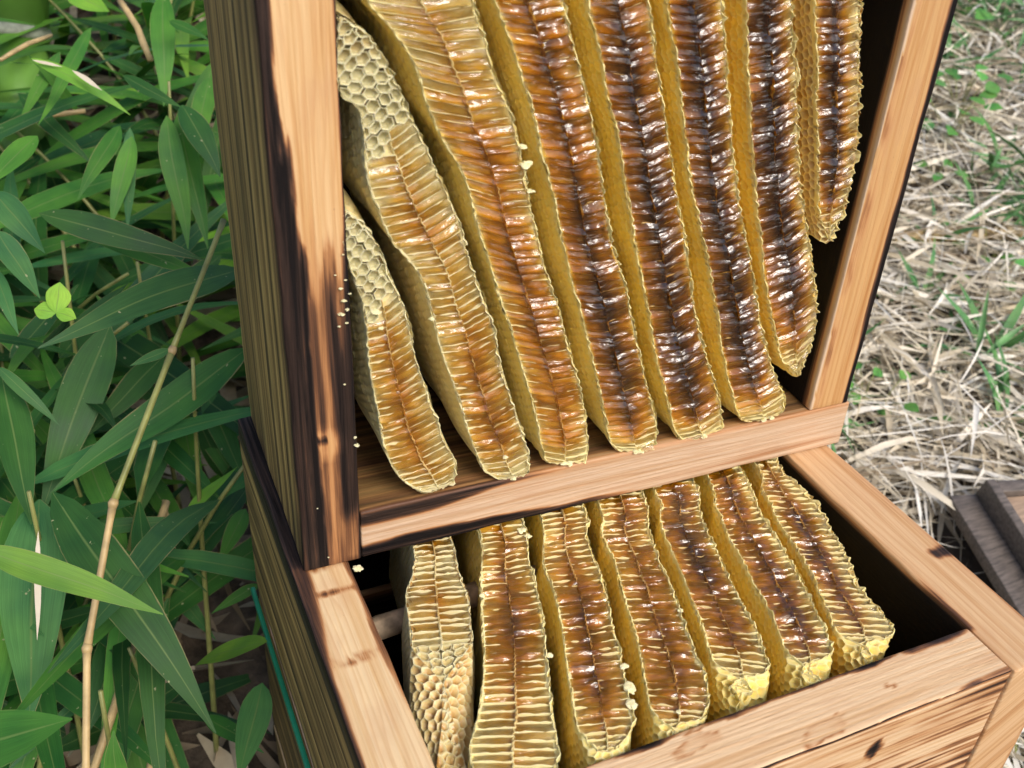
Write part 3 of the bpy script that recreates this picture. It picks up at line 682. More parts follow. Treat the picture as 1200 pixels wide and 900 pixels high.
    s_, t_ = np.clip(ST[:, 0], 0, Stot), np.clip(ST[:, 1], 0.0, depth)
    PT = PT * smooth(t_, 0.0, 0.003)
    W = wallpos(s_, t_, PT)
    base = (np.arange(nc) * 18)[:, None, None]
    k6 = np.arange(6); k7 = (k6 + 1) % 6
    q1 = np.stack([k6, k7, k7 + 6, k6 + 6], 1)[None] + base
    q2 = q1 + 6
    quads = np.concatenate([q1.reshape(-1, 4), q2.reshape(-1, 4)])
    hexf = (np.arange(6) + 12)[None] + base[:, 0]
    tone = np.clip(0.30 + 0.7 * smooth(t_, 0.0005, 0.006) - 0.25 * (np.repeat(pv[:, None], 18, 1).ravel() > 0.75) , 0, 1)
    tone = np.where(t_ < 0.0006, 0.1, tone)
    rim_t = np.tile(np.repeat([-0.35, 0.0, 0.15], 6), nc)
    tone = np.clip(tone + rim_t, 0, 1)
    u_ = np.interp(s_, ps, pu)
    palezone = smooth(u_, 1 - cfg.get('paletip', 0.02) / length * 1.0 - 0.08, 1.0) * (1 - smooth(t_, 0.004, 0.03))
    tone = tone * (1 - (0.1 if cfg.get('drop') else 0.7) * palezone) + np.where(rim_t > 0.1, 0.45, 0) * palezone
    hw = np.zeros(len(s_))
    if opn > 0.5:
        hw = np.where(rim_t > 0.1, 0.44, np.where(rim_t > -0.1, 0.24, 0.0))  # open cells: shaded, deeper amber insides painted in as darker floors and flanks
        tone = np.where(rim_t < -0.1, tone * 0.4, tone)
    F = quads.tolist() + hexf.tolist()
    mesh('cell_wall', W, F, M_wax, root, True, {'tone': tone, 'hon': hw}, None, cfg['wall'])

    # ---- floor under the cut, closing the body
    nu, nv = 110, 9
    gu, gv = np.meshgrid(np.linspace(0, 0.999, nu), np.linspace(0.0, 1.0, nv), indexing='ij')
    gu, gv = gu.ravel(), gv.ravel()
    hz = cfg.get('hexface')
    hzu = (u_vis + (1 - u_vis) * hz[0], u_vis + (1 - u_vis) * hz[1]) if hz else None
    deepz = np.zeros(len(gu), bool)
    if hzu is not None: deepz |= (gu > hzu[0]) & (gu < hzu[1] - 0.01)
    if cfg.get('ulim', 1) < 1: deepz |= gu > cfg['ulim'] + 0.01
    W = face(gu, gv, np.where(deepz, -0.0045, np.where(np.abs(gv - 0.5) > 0.49, -0.0004, -0.0030)))
    mesh('comb_core', W, grid_faces(nu, nv), M_wax, root, True, {'tone': np.zeros(len(gu)), 'hon': 0.08 + 0.22 * honf(gu, gv)}, None, cfg['wall'])

    # ---- rows of cut cells: a septum between each two, honey in each
    ncell = int(length / (CELL * 0.86))
    us = np.linspace(0, 1, ncell + 1)
    us = us + np.concatenate([[0], nr.normal(0, 0.10, ncell - 1), [0]]) / ncell
    skew = cfg.get('skew', (0.0, 0.0))
    ulim = cfg.get('ulim', 1.0)
    def inzone(u, side=1): return (hzu is not None and hzu[0] - 0.004 <= u <= hzu[1] + (0.002 if side else 0.040)) or u > ulim
    def row(u, v, side):         # u of a row line at v: rises outward
        d = np.abs(v - 0.5) * skew[side] / length
        return np.clip(u - d, 0, 1)
    V, F, tn, hn = [], [], [], []
    nb = 0
    sv = np.linspace(0, 1, 9)
    for side in (0, 1):
        offs = 0.0 if side == 0 else 0.5 / ncell
        for k_, u0 in enumerate(us):
            u0 = u0 + offs
            if inzone(u0, side) or u0 > 0.995 or u0 * length < 0.0: continue
            if u0 < u_vis - 0.05: continue
            v = 0.5 * sv if side == 0 else 0.5 + 0.5 * sv
            uv_ = row(u0, v, side) + (0.00016 * n1d(sv * 4 + k_ * 7.3, seed + side)) / length
            hh = honf(uv_, v)
            top = 0.0002 + 0.0006 * n1d(sv * 6 + k_ * 3.1, seed + 11 + side) - 0.0012 * smooth(hh, 0.28, 0.6)
            edge = (1 - sv) if side == 0 else sv
            top = top - 0.0004 * smooth(edge, 0.6, 0.95)
            wd = (0.00012 + 0.00008 * edge) / length
            a = np.concatenate([face(uv_ - 2.0 * wd, v, np.full(9, -0.0031)), face(uv_ - wd * 0.8, v, top), face(uv_ + wd * 0.8, v, top - 0.0001), face(uv_ + 2.0 * wd, v, np.full(9, -0.0031))])
            V.append(a)
            for r_ in range(3):
                f = np.arange(8) + r_ * 9 + nb
                F.append(np.stack([f, f + 1, f + 10, f + 9], 1))
            tn.append(np.zeros(36)); hn.append(np.tile(hh * 0.5, 4))
            nb += 36
    # ragged fresh rim along both edges
    for side in (0, 1):
        n_ = int(length / 0.0011)
        u = np.linspace(max(0, u_vis - 0.04), min(0.992, ulim), n_)
        s_along = u * length
        amp = cfg.get('ragR', 0.0005) if side else cfg.get('ragL', 0.0003)
        saw = np.abs(((s_along / CELL) % 1.0) - 0.5) * 2 - 0.5
        wv = np.maximum(np.array([width(x) for x in u]), 0.002)
        rim_w = (0.0005 + 0.0004 * n1d(s_along / 0.003, seed + 31 + side)) / wv
        out = (amp * (1.1 * saw * (0.4 + n1d(s_along / 0.013, seed + 77)) + 1.5 * n1d(s_along / 0.0017, seed + 41 + side) + 0.8 * n1d(s_along / 0.0045, seed + 43 + side)) + 0.0010 * n1d(s_along / 0.011, seed + 9) * 0.6) / wv
        top = 0.0003 + 0.0012 * n1d(s_along / 0.0019, seed + 51 + side) + 0.0005 * saw
        sg = -1 if side == 0 else 1
        v_e = 0.0 if side == 0 else 1.0
        rows = [face(u, v_e + sg * out - sg * 0.00004 / wv, np.full(n_, -0.0024)), face(u, v_e + sg * out, top), face(u, v_e + sg * (out - rim_w * 0.6), top + 0.0002), face(u, v_e - sg * rim_w * 1.15, np.full(n_, -0.0030))]
        V.append(np.concatenate(rows))
        for r_ in range(3):
            f = np.arange(n_ - 1) + r_ * n_ + nb
            F.append(np.stack([f, f + 1, f + n_ + 1, f + n_], 1))
        tn.append(np.concatenate([np.full(n_, 0.45), np.full(n_, 0.0), np.full(n_, 0.0), np.full(n_, 0.0)])); hn.append(np.zeros(4 * n_))
        nb += 4 * n_
    mesh('wax_edge', np.concatenate(V), np.concatenate(F), M_wax, root, False, {'tone': np.concatenate(tn), 'hon': np.concatenate(hn)}, None, cfg['wall'])

    # ---- midrib zigzag
    n_ = ncell * 2 + 1
    u = np.linspace(max(0, u_vis - 0.03), min(0.97, ulim), n_)
    if hzu is not None and hzu[0] <= u_vis + 0.01: u = np.linspace(hzu[1], min(0.97, ulim), n_)
    zig = np.where(np.arange(n_) % 2, 1, -1) * 0.012 + 0.02 * n1d(u * length / 0.01, seed + 60)
    top = 0.0001 + 0.0009 * n1d(u * length / 0.004, seed + 61) - 0.0009 * smooth(honf(u, np.full(n_, 0.5)), 0.4, 0.7)
    rows = [face(u, 0.5 + zig - 0.020, np.full(n_, -0.0031)), face(u, 0.5 + zig - 0.006, top), face(u, 0.5 + zig + 0.006, top), face(u, 0.5 + zig + 0.020, np.full(n_, -0.0031))]
    f = np.concatenate([np.stack([np.arange(n_ - 1) + r_ * n_, np.arange(n_ - 1) + r_ * n_ + 1, np.arange(n_ - 1) + (r_ + 1) * n_ + 1, np.arange(n_ - 1) + (r_ + 1) * n_], 1) for r_ in range(3)])
    mesh('midrib', np.concatenate(rows), f, M_wax, root, True, {'tone': np.zeros(4 * n_), 'hon': np.tile(np.clip(honf(u, np.full(n_, 0.5)) * 0.6 + 0.1, 0, 1), 4)}, None, cfg['wall'])

    # ---- honey, one pool per cut cell
    mu, mv = 9, 9                                     # along the cell (midrib -> rim), across it
    ta, tc = np.meshgrid(np.linspace(0, 1, mu), np.array([-1, -.82, -.58, -.28, 0, .28, .58, .82, 1]), indexing='ij')
    ta, tc = ta.ravel(), tc.ravel()
    ff = grid_faces(mu, mv)
    for side in (0, 1):
        offs = 0.0 if side == 0 else 0.5 / ncell
        for k_ in range(ncell):
            ua, ub_ = us[k_] + offs, us[k_ + 1] + offs
            if ub_ > 0.985 or inzone(ua, side) or inzone(ub_, side): continue
            if ub_ < u_vis - 0.03: continue
            v = (0.497 - ta * 0.470) if side == 0 else (0.503 + ta * 0.470)
            uc = (ua + ub_) / 2 + tc * (ub_ - ua) * 0.50
            uc = row(uc, v, side)
            hh = honf(uc, v) + 0.035 * nr.normal()
            hm = float(np.clip(hh.mean(), 0, 1))
            # sagging film: bulges to the low side where the cut stands upright, sinks where it lies flat
            A = (nr.normal(cfg['sag'] * 2.6, 0.4) if nr.random() < 0.45 else nr.normal(cfg['sag'] * 0.25, 0.15)) * 0.001
            wob = 0.00070 * n2d(ta * 2.3 + side * 7.7, (k_ + tc * 0.5) * 0.9 + side * 9, seed + 71) + 0.00035 * n2d(ta * 4.5 + k_ * 3.3, tc * 1.4 + side * 4, seed + 72)
            lvl = -0.0007 + 0.0008 * hm
            h = lvl + A * (1 - tc ** 2) * (1 + 0.55 * tc) * (0.55 + 0.45 * np.sin(np.clip(ta * 1.1, 0, 1) * math.pi * 0.8 + 0.35)) + wob * (0.5 + 1.3 * hm)
            if cfg['sag'] < 0:      # lying flat: the film climbs the cell walls
                Bm = 0.0012 * (0.4 + 0.6 * nr.random()) if nr.random() < 0.45 else 0.0001
                h = h - 0.0003 + Bm * smooth(-tc, 0.45, 1.0) * smooth(n1d(ta * 2.2 + k_ * 4.7 + side * 31, seed + 80), -0.3, 0.3) * min(1.0, hm * 2)
            h = np.minimum(h, 0.0020)
            # a broken or half drained cell now and then
            if nr.random() < 0.08: h = h - 0.0009 * np.exp(-((ta - nr.random()) / 0.25) ** 2)
            mesh('honey_cell', face(uc, v, h), ff if side else ff[:, ::-1], M_honey, root, True, {'hon': np.clip(hh, 0, 1)}, np.column_stack([ta + k_ * 0.37 + side * 19.3, tc * 0.5 + k_]))

    # ---- uncut natural cells lying in the face
    zones = []
    if hzu is not None: zones.append((hzu[0], hzu[1]))
    if ulim < 1: zones.append((ulim, 0.79))
    for z0, z1 in zones:
        pr = 0.0050 if z1 < 0.7 else 0.0048
        rad2 = pr / math.sqrt(3)
        V, F, tn, hn = [], [], [], []
        nb = 0
        y = z0 * length
        j = 0
        lap = 0.040 if z1 < 0.5 else 0.0
        while y < (z1 + lap) * length:
            u0 = y / length
            wd = max(width(min(u0, 0.998)), 0.001)
            n_ = int(wd / pr) + 2
            for i in range(-1, n_):
                vx = (i + 0.5 * (j % 2)) * pr
                jit = nr.normal(0, 0.00035, 2)
                cx_, cy0 = vx + jit[0], y + jit[1]
                if cx_ > wd + rad2 or cx_ < -rad2: continue
                if y > z1 * length and cx_ > wd * 0.5 - rad2 * 0.4: continue
                dp = 0.0013 + 0.0015 * nr.random()
                rings = []
                for sc, h in ((1.0, 0.0005), (0.86, 0.0004), (0.74, -dp * 0.8), (0.5, -dp)):
                    x6 = np.clip(cx_ + sc * rad2 * np.cos(ang), 0, wd) / wd
                    u6 = np.clip((cy0 + sc * rad2 * np.sin(ang)) / length, z0 - 0.004, 0.998)
                    edge = np.minimum(x6, 1 - x6) * wd
                    rings.append(face(u6, x6, h * smooth(edge, 0.0, 0.0012)))
                V.append(np.concatenate(rings))
                for r_ in range(3):
                    F += [[nb + r_ * 6 + a, nb + r_ * 6 + (a + 1) % 6, nb + r_ * 6 + 6 + (a + 1) % 6, nb + r_ * 6 + 6 + a] for a in range(6)]
                F.append([nb + 18 + a for a in range(6)])
                tn += [0.0] * 6 + [0.0] * 6 + [0.75] * 6 + [0.95] * 6
                hn += [0] * 24
                nb += 24
            y += 1.5 * rad2
            j += 1
        mesh('natural_cells', np.concatenate(V), F, M_wax, root, False, {'tone': np.array(tn), 'hon': np.array(hn)}, None, cfg.get('natcol', (0.47, 0.42, 0.22, 1)))
    # crumbs of wax stuck along the torn rim
    for (cu, cv, r_) in cfg.get('crumbs', []):
        crumb(face(np.array([u_vis + (1 - u_vis) * cu]), np.array([cv]), np.array([0.0006]))[0], r_, root)
    if 'torn' in cfg:
        P_ = np.array(cfg['torn'])
        n_ = len(P_)
        W = np.concatenate([put(P_[:, 0], P_[:, 1], np.full(n_, 0.0004) + 0.0004 * n1d(np.arange(n_) * 1.7, 3)), put(P_[:, 0], P_[:, 1], np.full(n_, -0.03))])
        F = [list(range(n_))] + [[i, (i + 1) % n_, n_ + (i + 1) % n_, n_ + i] for i in range(n_)]
        mesh('torn_wax', W, F, M_wax, root, False, {'tone': np.r_[np.full(n_, .1), np.full(n_, .9)], 'hon': np.zeros(2 * n_)}, None, cfg['wall'])
    return root

def crumb(p, r, parent=None, name='wax_crumb', flat=0.42):
    bm = bmesh.new()
    bmesh.ops.create_icosphere(bm, subdivisions=3, radius=r * 0.58)
    s = rnd.random() * 99
    for v in bm.verts:
        k = 1 + 0.75 * noise.noise(v.co * (1.5 / r) + Vector((s, 0, 0))) + 0.45 * noise.noise(v.co * (3.6 / r) + Vector((0, s, 0)))
        v.co *= k
        v.co.z *= flat
    V = np.array([v.co[:] for v in bm.verts])
    F = [[v.index for v in f.verts] for f in bm.faces]
    bm.free()
    rz = rnd.random() * 6
    c_, s_ = math.cos(rz), math.sin(rz)
    V = V @ np.array([[c_, -s_, 0], [s_, c_, 0], [0, 0, 1]])
    if parent is None:
        o = mesh(name, V, F, M_wax, None, False, {'tone': np.full(len(V), 0.2), 'hon': np.zeros(len(V))}, None, (0.8, 0.72, 0.4, 1))
        o.location = p
        return o
    return mesh(name, V + np.array(p), F, M_wax, parent, False, {'tone': np.full(len(V), 0.2), 'hon': np.zeros(len(V))}, None, (0.8, 0.72, 0.4, 1))

U_o, U_b = np.array(U_O), U_B
def put_upper(x, y, h):
    return U_o + np.stack([x, y, h - 0.0006], 1) @ U_b.T
def put_lower(x, y, h):
    return np.stack([x, y, h - 0.002], 1)

GU, GL = 'honeycombs in the upper hive box', 'honeycombs in the lower hive box'
OLIVE, OCH, GOLD, AMB = (0.78, 0.64, 0.28, 1), (0.90, 0.70, 0.18, 1), (0.93, 0.68, 0.12, 1), (0.94, 0.64, 0.10, 1)
UC = {
 'A': dict(rimL=.07, rimR=.09, hon=[(0, 0), (.25, .16), (.4, .36), (.7, .42), (.85, .36), (.95, .08), (1, .0)], wall=OLIVE, tip=.16, round=.0015, hexface=(0.0, .27), sag=.15, skew=(.004, .004), crumbs=[(.29, .30, .0028), (.34, .35, .002)],
   label='shortest pale honeycomb in the lower left corner of the upper box'),
 'B': dict(rimL=.07, rimR=.09, hon=[(0, 0), (.22, .14), (.32, .32), (.5, .32), (.62, .36), (.75, .42), (.86, .48), (.94, .25), (1, .02)], wall=OLIVE, tip=.12, round=.0012, hexface=(0.0, .19), sag=.25, skew=(.006, .005), crumbs=[(.54, -.02, .0022), (.9, .5, .002), (.985, .4, .0025)],
   label='pale honeycomb with uncut white cells touching the scorched left plank'),
 'C': dict(rimL=.07, rimR=.09, hon=[(0, .16), (.12, .32), (.25, .50), (.4, .56), (.6, .58), (.8, .56), (.9, .50), (.96, .2), (1, .0)], wall=OCH, ext=.023, tip=.06, round=.001, sag=.45, skew=(.006, .005), crumbs=[(.25, 1.03, .003), (.28, 1.04, .0042), (.33, 1.02, .0025), (.985, .3, .003), (.985, .7, .003)],
   label='third honeycomb from the left, pale at its top and amber below'),
 'D': dict(hon=[(0, .56), (.3, .72), (.6, .88), (.8, .82), (.92, .46), (.97, .15), (1, .0)], wall=OCH, ext=.023, tip=.10, round=.001, sag=.5, skew=(.004, .006), crumbs=[(.98, .4, .003), (.985, .75, .003)],
   label='amber honeycomb between the pale topped comb and the middle brown comb'),
 'E': dict(hon=[(0, .70), (.3, .86), (.7, .92), (.85, .78), (.95, .3), (1, .0)], wall=GOLD, ext=.023, tip=.10, round=.001, sag=.5, skew=(.003, .008), crumbs=[(.98, .5, .003)],
   label='dark honeycomb with a torn wax strip at its upper left edge'),
 'F': dict(hon=[(0, .80), (.3, .92), (.7, .96), (.82, .80), (.93, .25), (1, .0)], wall=GOLD, ext=.023, tip=.12, round=.001, sag=.5, skew=(.002, .009), rimR=.14, crumbs=[(.98, .4, .003), (.97, .8, .0025)],
   label='dark glossy honeycomb whose pale end rests on the bottom plank farthest right'),
 'G': dict(hon=[(0, .86), (.4, .94), (.7, .84), (.85, .55), (.93, .2), (1, .0)], wall=AMB, ext=.023, tip=.35, round=.002, sag=.5, skew=(.0, .009), rimR=.24, ragR=.0008,
   label='dark honeycomb with a pointed lower end hanging clear of the bottom plank'),
 'H': dict(hon=[(0, .86), (.4, .90), (.75, .80), (.9, .25), (1, .03)], wall=AMB, ext=.023, tip=.45, round=.003, sag=.45, skew=(.0, .006), rimL=.14, rimR=.50, ragR=.0011, open=.9, pit=.0006, opit=.0025,
   label='shortest dark honeycomb beside the black right wall, toothed along its right edge'),
}
LC = {
 'a': dict(rimL=.06, rimR=.08, hon=[(0, .42), (.08, .10), (.2, .30), (.33, .34), (.42, .12), (.6, 0), (1, 0)], wall=(0.66, 0.50, 0.20, 1), ext=.10, tip=.4, round=.0130, r0=.055, r1=.082, drop=(.085, .040), ulim=.68, sag=-.1, natcol=(0.58, 0.46, 0.20, 1), open=.85, pit=.0014, opit=.0012,
   label='leftmost lower honeycomb with a pale uncut bulging end of open cells'),
 'b': dict(rimL=.06, rimR=.08, hon=[(0, .34), (.15, .40), (.3, .56), (.5, .58), (.62, .42), (.75, .24), (.9, .08), (1, .0)], wall=OCH, ext=.10, tip=.2, round=.003, sag=-.14, crumbs=[(.02, .9, .003), (.05, 1.0, .0028), (.52, 1.04, .002), (.28, .02, .002)],
   label='broad honeycomb second from left below, with a wide pale near end'),
 'c': dict(rimL=.06, rimR=.08, hon=[(0, .36), (.2, .48), (.4, .60), (.7, .60), (.82, .36), (.92, .05), (1, 0)], wall=GOLD, ext=.10, tip=.25, round=.004, sag=-.14, crumbs=[(.74, 1.06, .0045), (.79, 1.04, .0035), (.66, 1.0, .0025)],
   label='amber honeycomb with a wax lump on its right edge in the lower box'),
 'd': dict(hon=[(0, .44), (.25, .54), (.6, .58), (.82, .56), (.9, .28), (.96, .03), (1, 0)], wall=GOLD, ext=.10, tip=.3, round=.006, sag=-.14, crumbs=[(.87, .5, .0018), (.5, 1.0, .002)],
   label='reddish brown honeycomb in the very middle of the lower row'),
 'e': dict(hon=[(0, .54), (.2, .66), (.5, .68), (.72, .60), (.80, .15), (.9, 0), (1, 0)], wall=GOLD, ext=.10, tip=.4, round=.010, r0=.010, r1=.030, sag=-.14, rimR=.15,
   label='dark honeycomb with a rounded white end, third from right in the lower box'),
 'f': dict(hon=[(0, .58), (.3, .68), (.6, .70), (.78, .58), (.86, .15), (1, 0)], wall=GOLD, ext=.10, tip=.4, round=.010, r0=.010, r1=.030, sag=-.12, rimR=.26, ragR=.0006,
   label='dark brown honeycomb second from the right in the lower box'),
 'g': dict(hon=[(0, .48), (.25, .60), (.55, .62), (.75, .46), (.85, .15), (1, .04)], wall=AMB, ext=.10, tip=.4, round=.008, r0=.010, r1=.026, sag=-.12, rimL=.16, rimR=.46, ragR=.0012,
   label='rightmost lower honeycomb with a toothed pale yellow right edge'),
}
for i_, (k_, cfg) in enumerate(UC.items()):
    cfg['extdir'] = (-0.10, 0.99) if k_ not in 'GH' else (0.0, 1.0)
    make_comb(k_, TAB['U'][k_][0], TAB['U'][k_][1], put_upper, cfg['label'], GU, cfg, 1.37 * i_ + 0.5)
for i_, (k_, cfg) in enumerate(LC.items()):
    l0, r0 = np.array(TAB['L'][k_][0]), np.array(TAB['L'][k_][1])
    d_ = (l0[0] - l0[5]) + (r0[0] - r0[5]); d_ /= np.linalg.norm(d_)
    cfg['extdir'] = tuple(d_ * 0.5 + np.array([0.10, 0.99]) * 0.5)
    make_comb(k_, l0, r0, put_lower, cfg['label'], GL, cfg, 1.91 * i_ + 20.5)

# crumbs of wax on the wood
def on_upper(x, y): return tuple(put_upper(np.array([x]), np.array([y]), np.array([0.0014]))[0])
for x, y, r_ in CR_U:
    o = crumb((0, 0, 0), r_ * 0.8, flat=0.35)
    o.location = on_upper(x, y)
    tag(o, 'tiny pale wax crumb stuck to the scorched inner edge of the upper left plank', 'wax crumb', 'wax crumbs on the scorched plank')
o = crumb((0, 0, 0), 0.0034); o.location = (0.0290, 0.158, 0.0002)
tag(o, 'yellow wax crumb on the corner where the upper box meets the lower left rail', 'wax crumb')

# cross stick through the lower combs
def tube(name, pts, radii, mat, parent=None, seg=10, wob=0.0):
    P = [Vector(p) for p in pts]
    V, F = [], []
    for i, p in enumerate(P):
        t = (P[min(i + 1, len(P) - 1)] - P[max(i - 1, 0)]).normalized()
        x = t.orthogonal().normalized() if i == 0 else (x - t * x.dot(t)).normalized()
        y = t.cross(x)
        for k in range(seg):
            a = 2 * math.pi * k / seg
            r_ = radii[i] * (1 + wob * noise.noise(Vector((i * 0.8, k * 1.7, radii[0] * 1000))))
            V.append(p + (x * math.cos(a) + y * math.sin(a)) * r_)
    n = len(P)
    for i in range(n - 1):
        for k in range(seg):
            F.append([i * seg + k, i * seg + (k + 1) % seg, (i + 1) * seg + (k + 1) % seg, (i + 1) * seg + k])
    F.append(list(range(seg))[::-1]); F.append([(n - 1) * seg + k for k in range(seg)])
    return mesh(name, np.array([v[:] for v in V]), F, mat, parent, True)

st_pts = [(0.0262 + (0.2725 - 0.0262) * t, 0.1515 + 0.018 * t, -0.037 + 0.001 * math.sin(t * 9)) for t in np.linspace(0, 1, 24)]
tube('cross_stick', st_pts, [0.0056 + 0.0006 * math.sin(i * 1.3) for i in range(24)], M_stick, lower, 12, 0.25)

# ---------------------------------------------------------------- dark wooden lid lying in the litter on the right
def rbox(name, frame, a0, a1, b0, b1, c0, c1, mat, parent, r=0.0015):
    """rounded box in a frame (origin, ea, eb, ec)"""
    o, ea, eb, ec = frame
    A, Bq, Cq = loops(a1 - a0, 0.02, r), loops(b1 - b0, 0.02, r), loops(c1 - c0, 0.02, r)
    bm = bmesh.new()
    bmesh.ops.create_cube(bm, size=1)
    bmesh.ops.bevel(bm, geom=bm.edges[:] , offset=0.0001, segments=1, affect='EDGES')
    bm.free()
    L = np.array([a1 - a0, b1 - b0, c1 - c0])
    idx, V, F = {}, [], []
    g = [A, Bq, Cq]
    def vid(k):
        if k not in idx:
            idx[k] = len(V)
            V.append([g[0][k[0]], g[1][k[1]], g[2][k[2]]])
        return idx[k]
    for ax in range(3):
        u_, v_ = [(1, 2), (2, 0), (0, 1)][ax]
        for e in (0, len(g[ax]) - 1):
            for i in range(len(g[u_]) - 1):
                for j in range(len(g[v_]) - 1):
                    f = []
                    for du, dv in ((0, 0), (1, 0), (1, 1), (0, 1)):
                        k = [0, 0, 0]; k[ax] = e; k[u_] = i + du; k[v_] = j + dv
                        f.append(vid(tuple(k)))
                    F.append(f if e else f[::-1])
    P = np.array(V)
    inn = np.clip(P, r, L - r)
    d_ = P - inn
    ln = np.linalg.norm(d_, axis=1, keepdims=True)
    P = np.where(ln > 1e-9, inn + d_ / np.maximum(ln, 1e-9) * r, P) + np.array([a0, b0, c0])
    W = np.array(o) + P @ np.stack([ea, eb, ec])
    if np.dot(np.cross(ea, eb), ec) < 0: F = [f[::-1] for f in F]
    return mesh(name, W, F, mat, parent, True)

la, lb, lc = [np.array(p) for p in LID]
ea = (lc - la); ea /= np.linalg.norm(ea)            # along the far edge
eb = (lb - la); eb -= ea * np.dot(ea, eb); eb /= np.linalg.norm(eb)   # towards the hive
ec = np.cross(ea, eb)
if ec[2] < 0: ec = -ec
lidt = empty('wooden_cover', tuple(la - ec * 0.03))
tag(lidt, 'dark stained wooden cover with a brown inner board lying upturned in the dry leaves', 'wooden cover')
LF = (la, ea, eb, ec)
rbox('base_board', LF, 0, 0.34, 0, 0.34, -0.014, 0.0, M_dark, lidt)
rbox('rim_bar', LF, 0.030, 0.041, 0.0, 0.34, 0.0002, 0.024, M_dark, lidt)
rbox('rim_bar', LF, 0.0412, 0.34, 0.002, 0.016, 0.0002, 0.023, M_dark, lidt)
rbox('rim_bar', LF, 0.0412, 0.34, 0.312, 0.338, 0.0002, 0.023, M_dark, lidt)
rbox('inner_board', LF, 0.0412, 0.34, 0.0162, 0.3118, 0.0002, 0.014, M_panel, lidt)

# green plastic strap along the joint under the lower box
rgs = ((-0.0036, 0.010, -0.1345), (-0.0036, 0.296, -0.1345))
gs = rbox('green_strap', (np.array([-0.0040, -0.02, -0.1360]), np.array([1., 0, 0]), np.array([0, 1., 0]), np.array([0, 0, 1.])), 0, 0.0028, 0, 0.315, 0, 0.0052, M_green, None, 0.0008)
tag(gs, 'thin emerald green plastic strap along the joint below the lower box', 'strap')

# ---------------------------------------------------------------- bamboo
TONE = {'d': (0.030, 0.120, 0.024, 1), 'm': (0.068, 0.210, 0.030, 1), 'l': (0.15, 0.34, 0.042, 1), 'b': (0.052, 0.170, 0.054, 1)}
def blade(name, p0, p1, width, nrm, color, parent, mat=None, sag=0.06, wide=0.32, nseg=14, twist=0.0, fold=0.10, world=True):
    p0, p1 = Vector(p0), Vector(p1)
    ax = p1 - p0
    L = ax.length
    ax.normalize()
    n0 = (nrm - ax * nrm.dot(ax)).normalized()
    V, UVs = [], []
    s_ = rnd.random() * 50
    for i in range(nseg + 1):
        t = i / nseg
        k = t / wide if t < wide else (1 - t) / (1 - wide)
        prof = math.sin(min(1, k) * math.pi / 2) ** (0.6 if t < wide else 1.0)
        hw = width / 2 * max(prof, 0.03)
        c = p0 + ax * (L * t) + n0 * (sag * L * math.sin(math.pi * t * 0.9)) + Vector((0, 0, -1)) * (0.03 * L * t * t)
        tw = twist * (t - 0.4) + 0.10 * noise.noise(Vector((t * 3, s_, 0)))
        n = (Matrix.Rotation(tw, 3, ax) @ n0)
        side = ax.cross(n)
        c = c + side * (0.02 * L * noise.noise(Vector((t * 2, s_, 5))))
        for j, q in enumerate((-1, -0.5, 0, 0.5, 1)):
            V.append(c + side * (q * hw) + n * (abs(q) * hw * fold * (1 + 0.5 * noise.noise(Vector((t * 6, q, s_))))))
            UVs.append((t, q / 2 + 0.5))
    return mesh(name, np.array([v[:] for v in V]), grid_faces(nseg + 1, 5), mat or M_leaf, parent, True, None, UVs, color)

camp = Vector(CAM_POS)
heads = {}
def jitter(c, a=0.15):
    k = 1 + rnd.uniform(-a, a)
    return tuple(x * k * (1 + rnd.uniform(-0.06, 0.06)) for x in c[:3]) + (1,)

# the traced leaves belong to slender shoots: each shoot gathers the leaves whose bases lie together
sh = [Vector(p) for p in ((-0.005, 0.55, -0.05), (-0.08, 0.52, 0.0), (-0.02, 0.36, -0.03), (-0.11, 0.33, -0.06), (-0.05, 0.42, -0.12), (-0.09, 0.22, -0.10), (-0.03, 0.27, -0.17), (0.02, 0.68, 0.05))]
lab = ['dark leaved bamboo shoot close to the back corner of the hive', 'bamboo shoot with narrow grey green leaves at the left edge of the photo', 'bamboo shoot with broad dark leaves crossing behind the pale slanting cane',
       'bamboo shoot with long bluish leaves low at the left edge', 'shaded bamboo shoot with hanging leaves deep between cane and hive', 'bamboo shoot with the bright green foremost leaf pointing right', 'small bamboo shoot low against the side of the lower box', 'bamboo shoot with upright light green leaves behind the upper box corner']
shoots = []
for c, l in zip(sh, lab):
    gz0 = float(gz(c.x, c.y))
    o = empty('bamboo_shoot', (c.x - 0.02, c.y, gz0))
    tag(o, l, 'bamboo', 'bamboo shoots left of the hive')
    st = [(c.x - 0.02 + 0.03 * t * math.sin(c.y * 40), c.y + 0.02 * math.sin(t * 3 + c.x * 50), gz0 + (c.z + 0.02 - gz0) * t) for t in np.linspace(0, 1, 9)]
    tube('stem', st, [0.0024 - 0.0012 * i / 8 for i in range(9)], M_culm, o, 7)
    shoots.append((c, o))
for (x0, y0, z0, x1, y1, z1, wd, tn) in LEAF:
    p0, p1 = Vector((x0, y0, z0)), Vector((x1, y1, z1))
    best = min(shoots, key=lambda s: (s[0] - p0).length)
    tocam = (camp - (p0 + p1) / 2).normalized()
    n = tocam * 0.9 + Vector((0, 0, 0.5)) + Vector((rnd.uniform(-.3, .3), rnd.uniform(-.3, .3), rnd.uniform(-.2, .2)))
    blade('leaf', p0, p1, wd * 0.97, n, jitter(TONE[tn], .25), best[1], sag=rnd.uniform(-0.03, 0.07), twist=rnd.uniform(-0.5, 0.5))

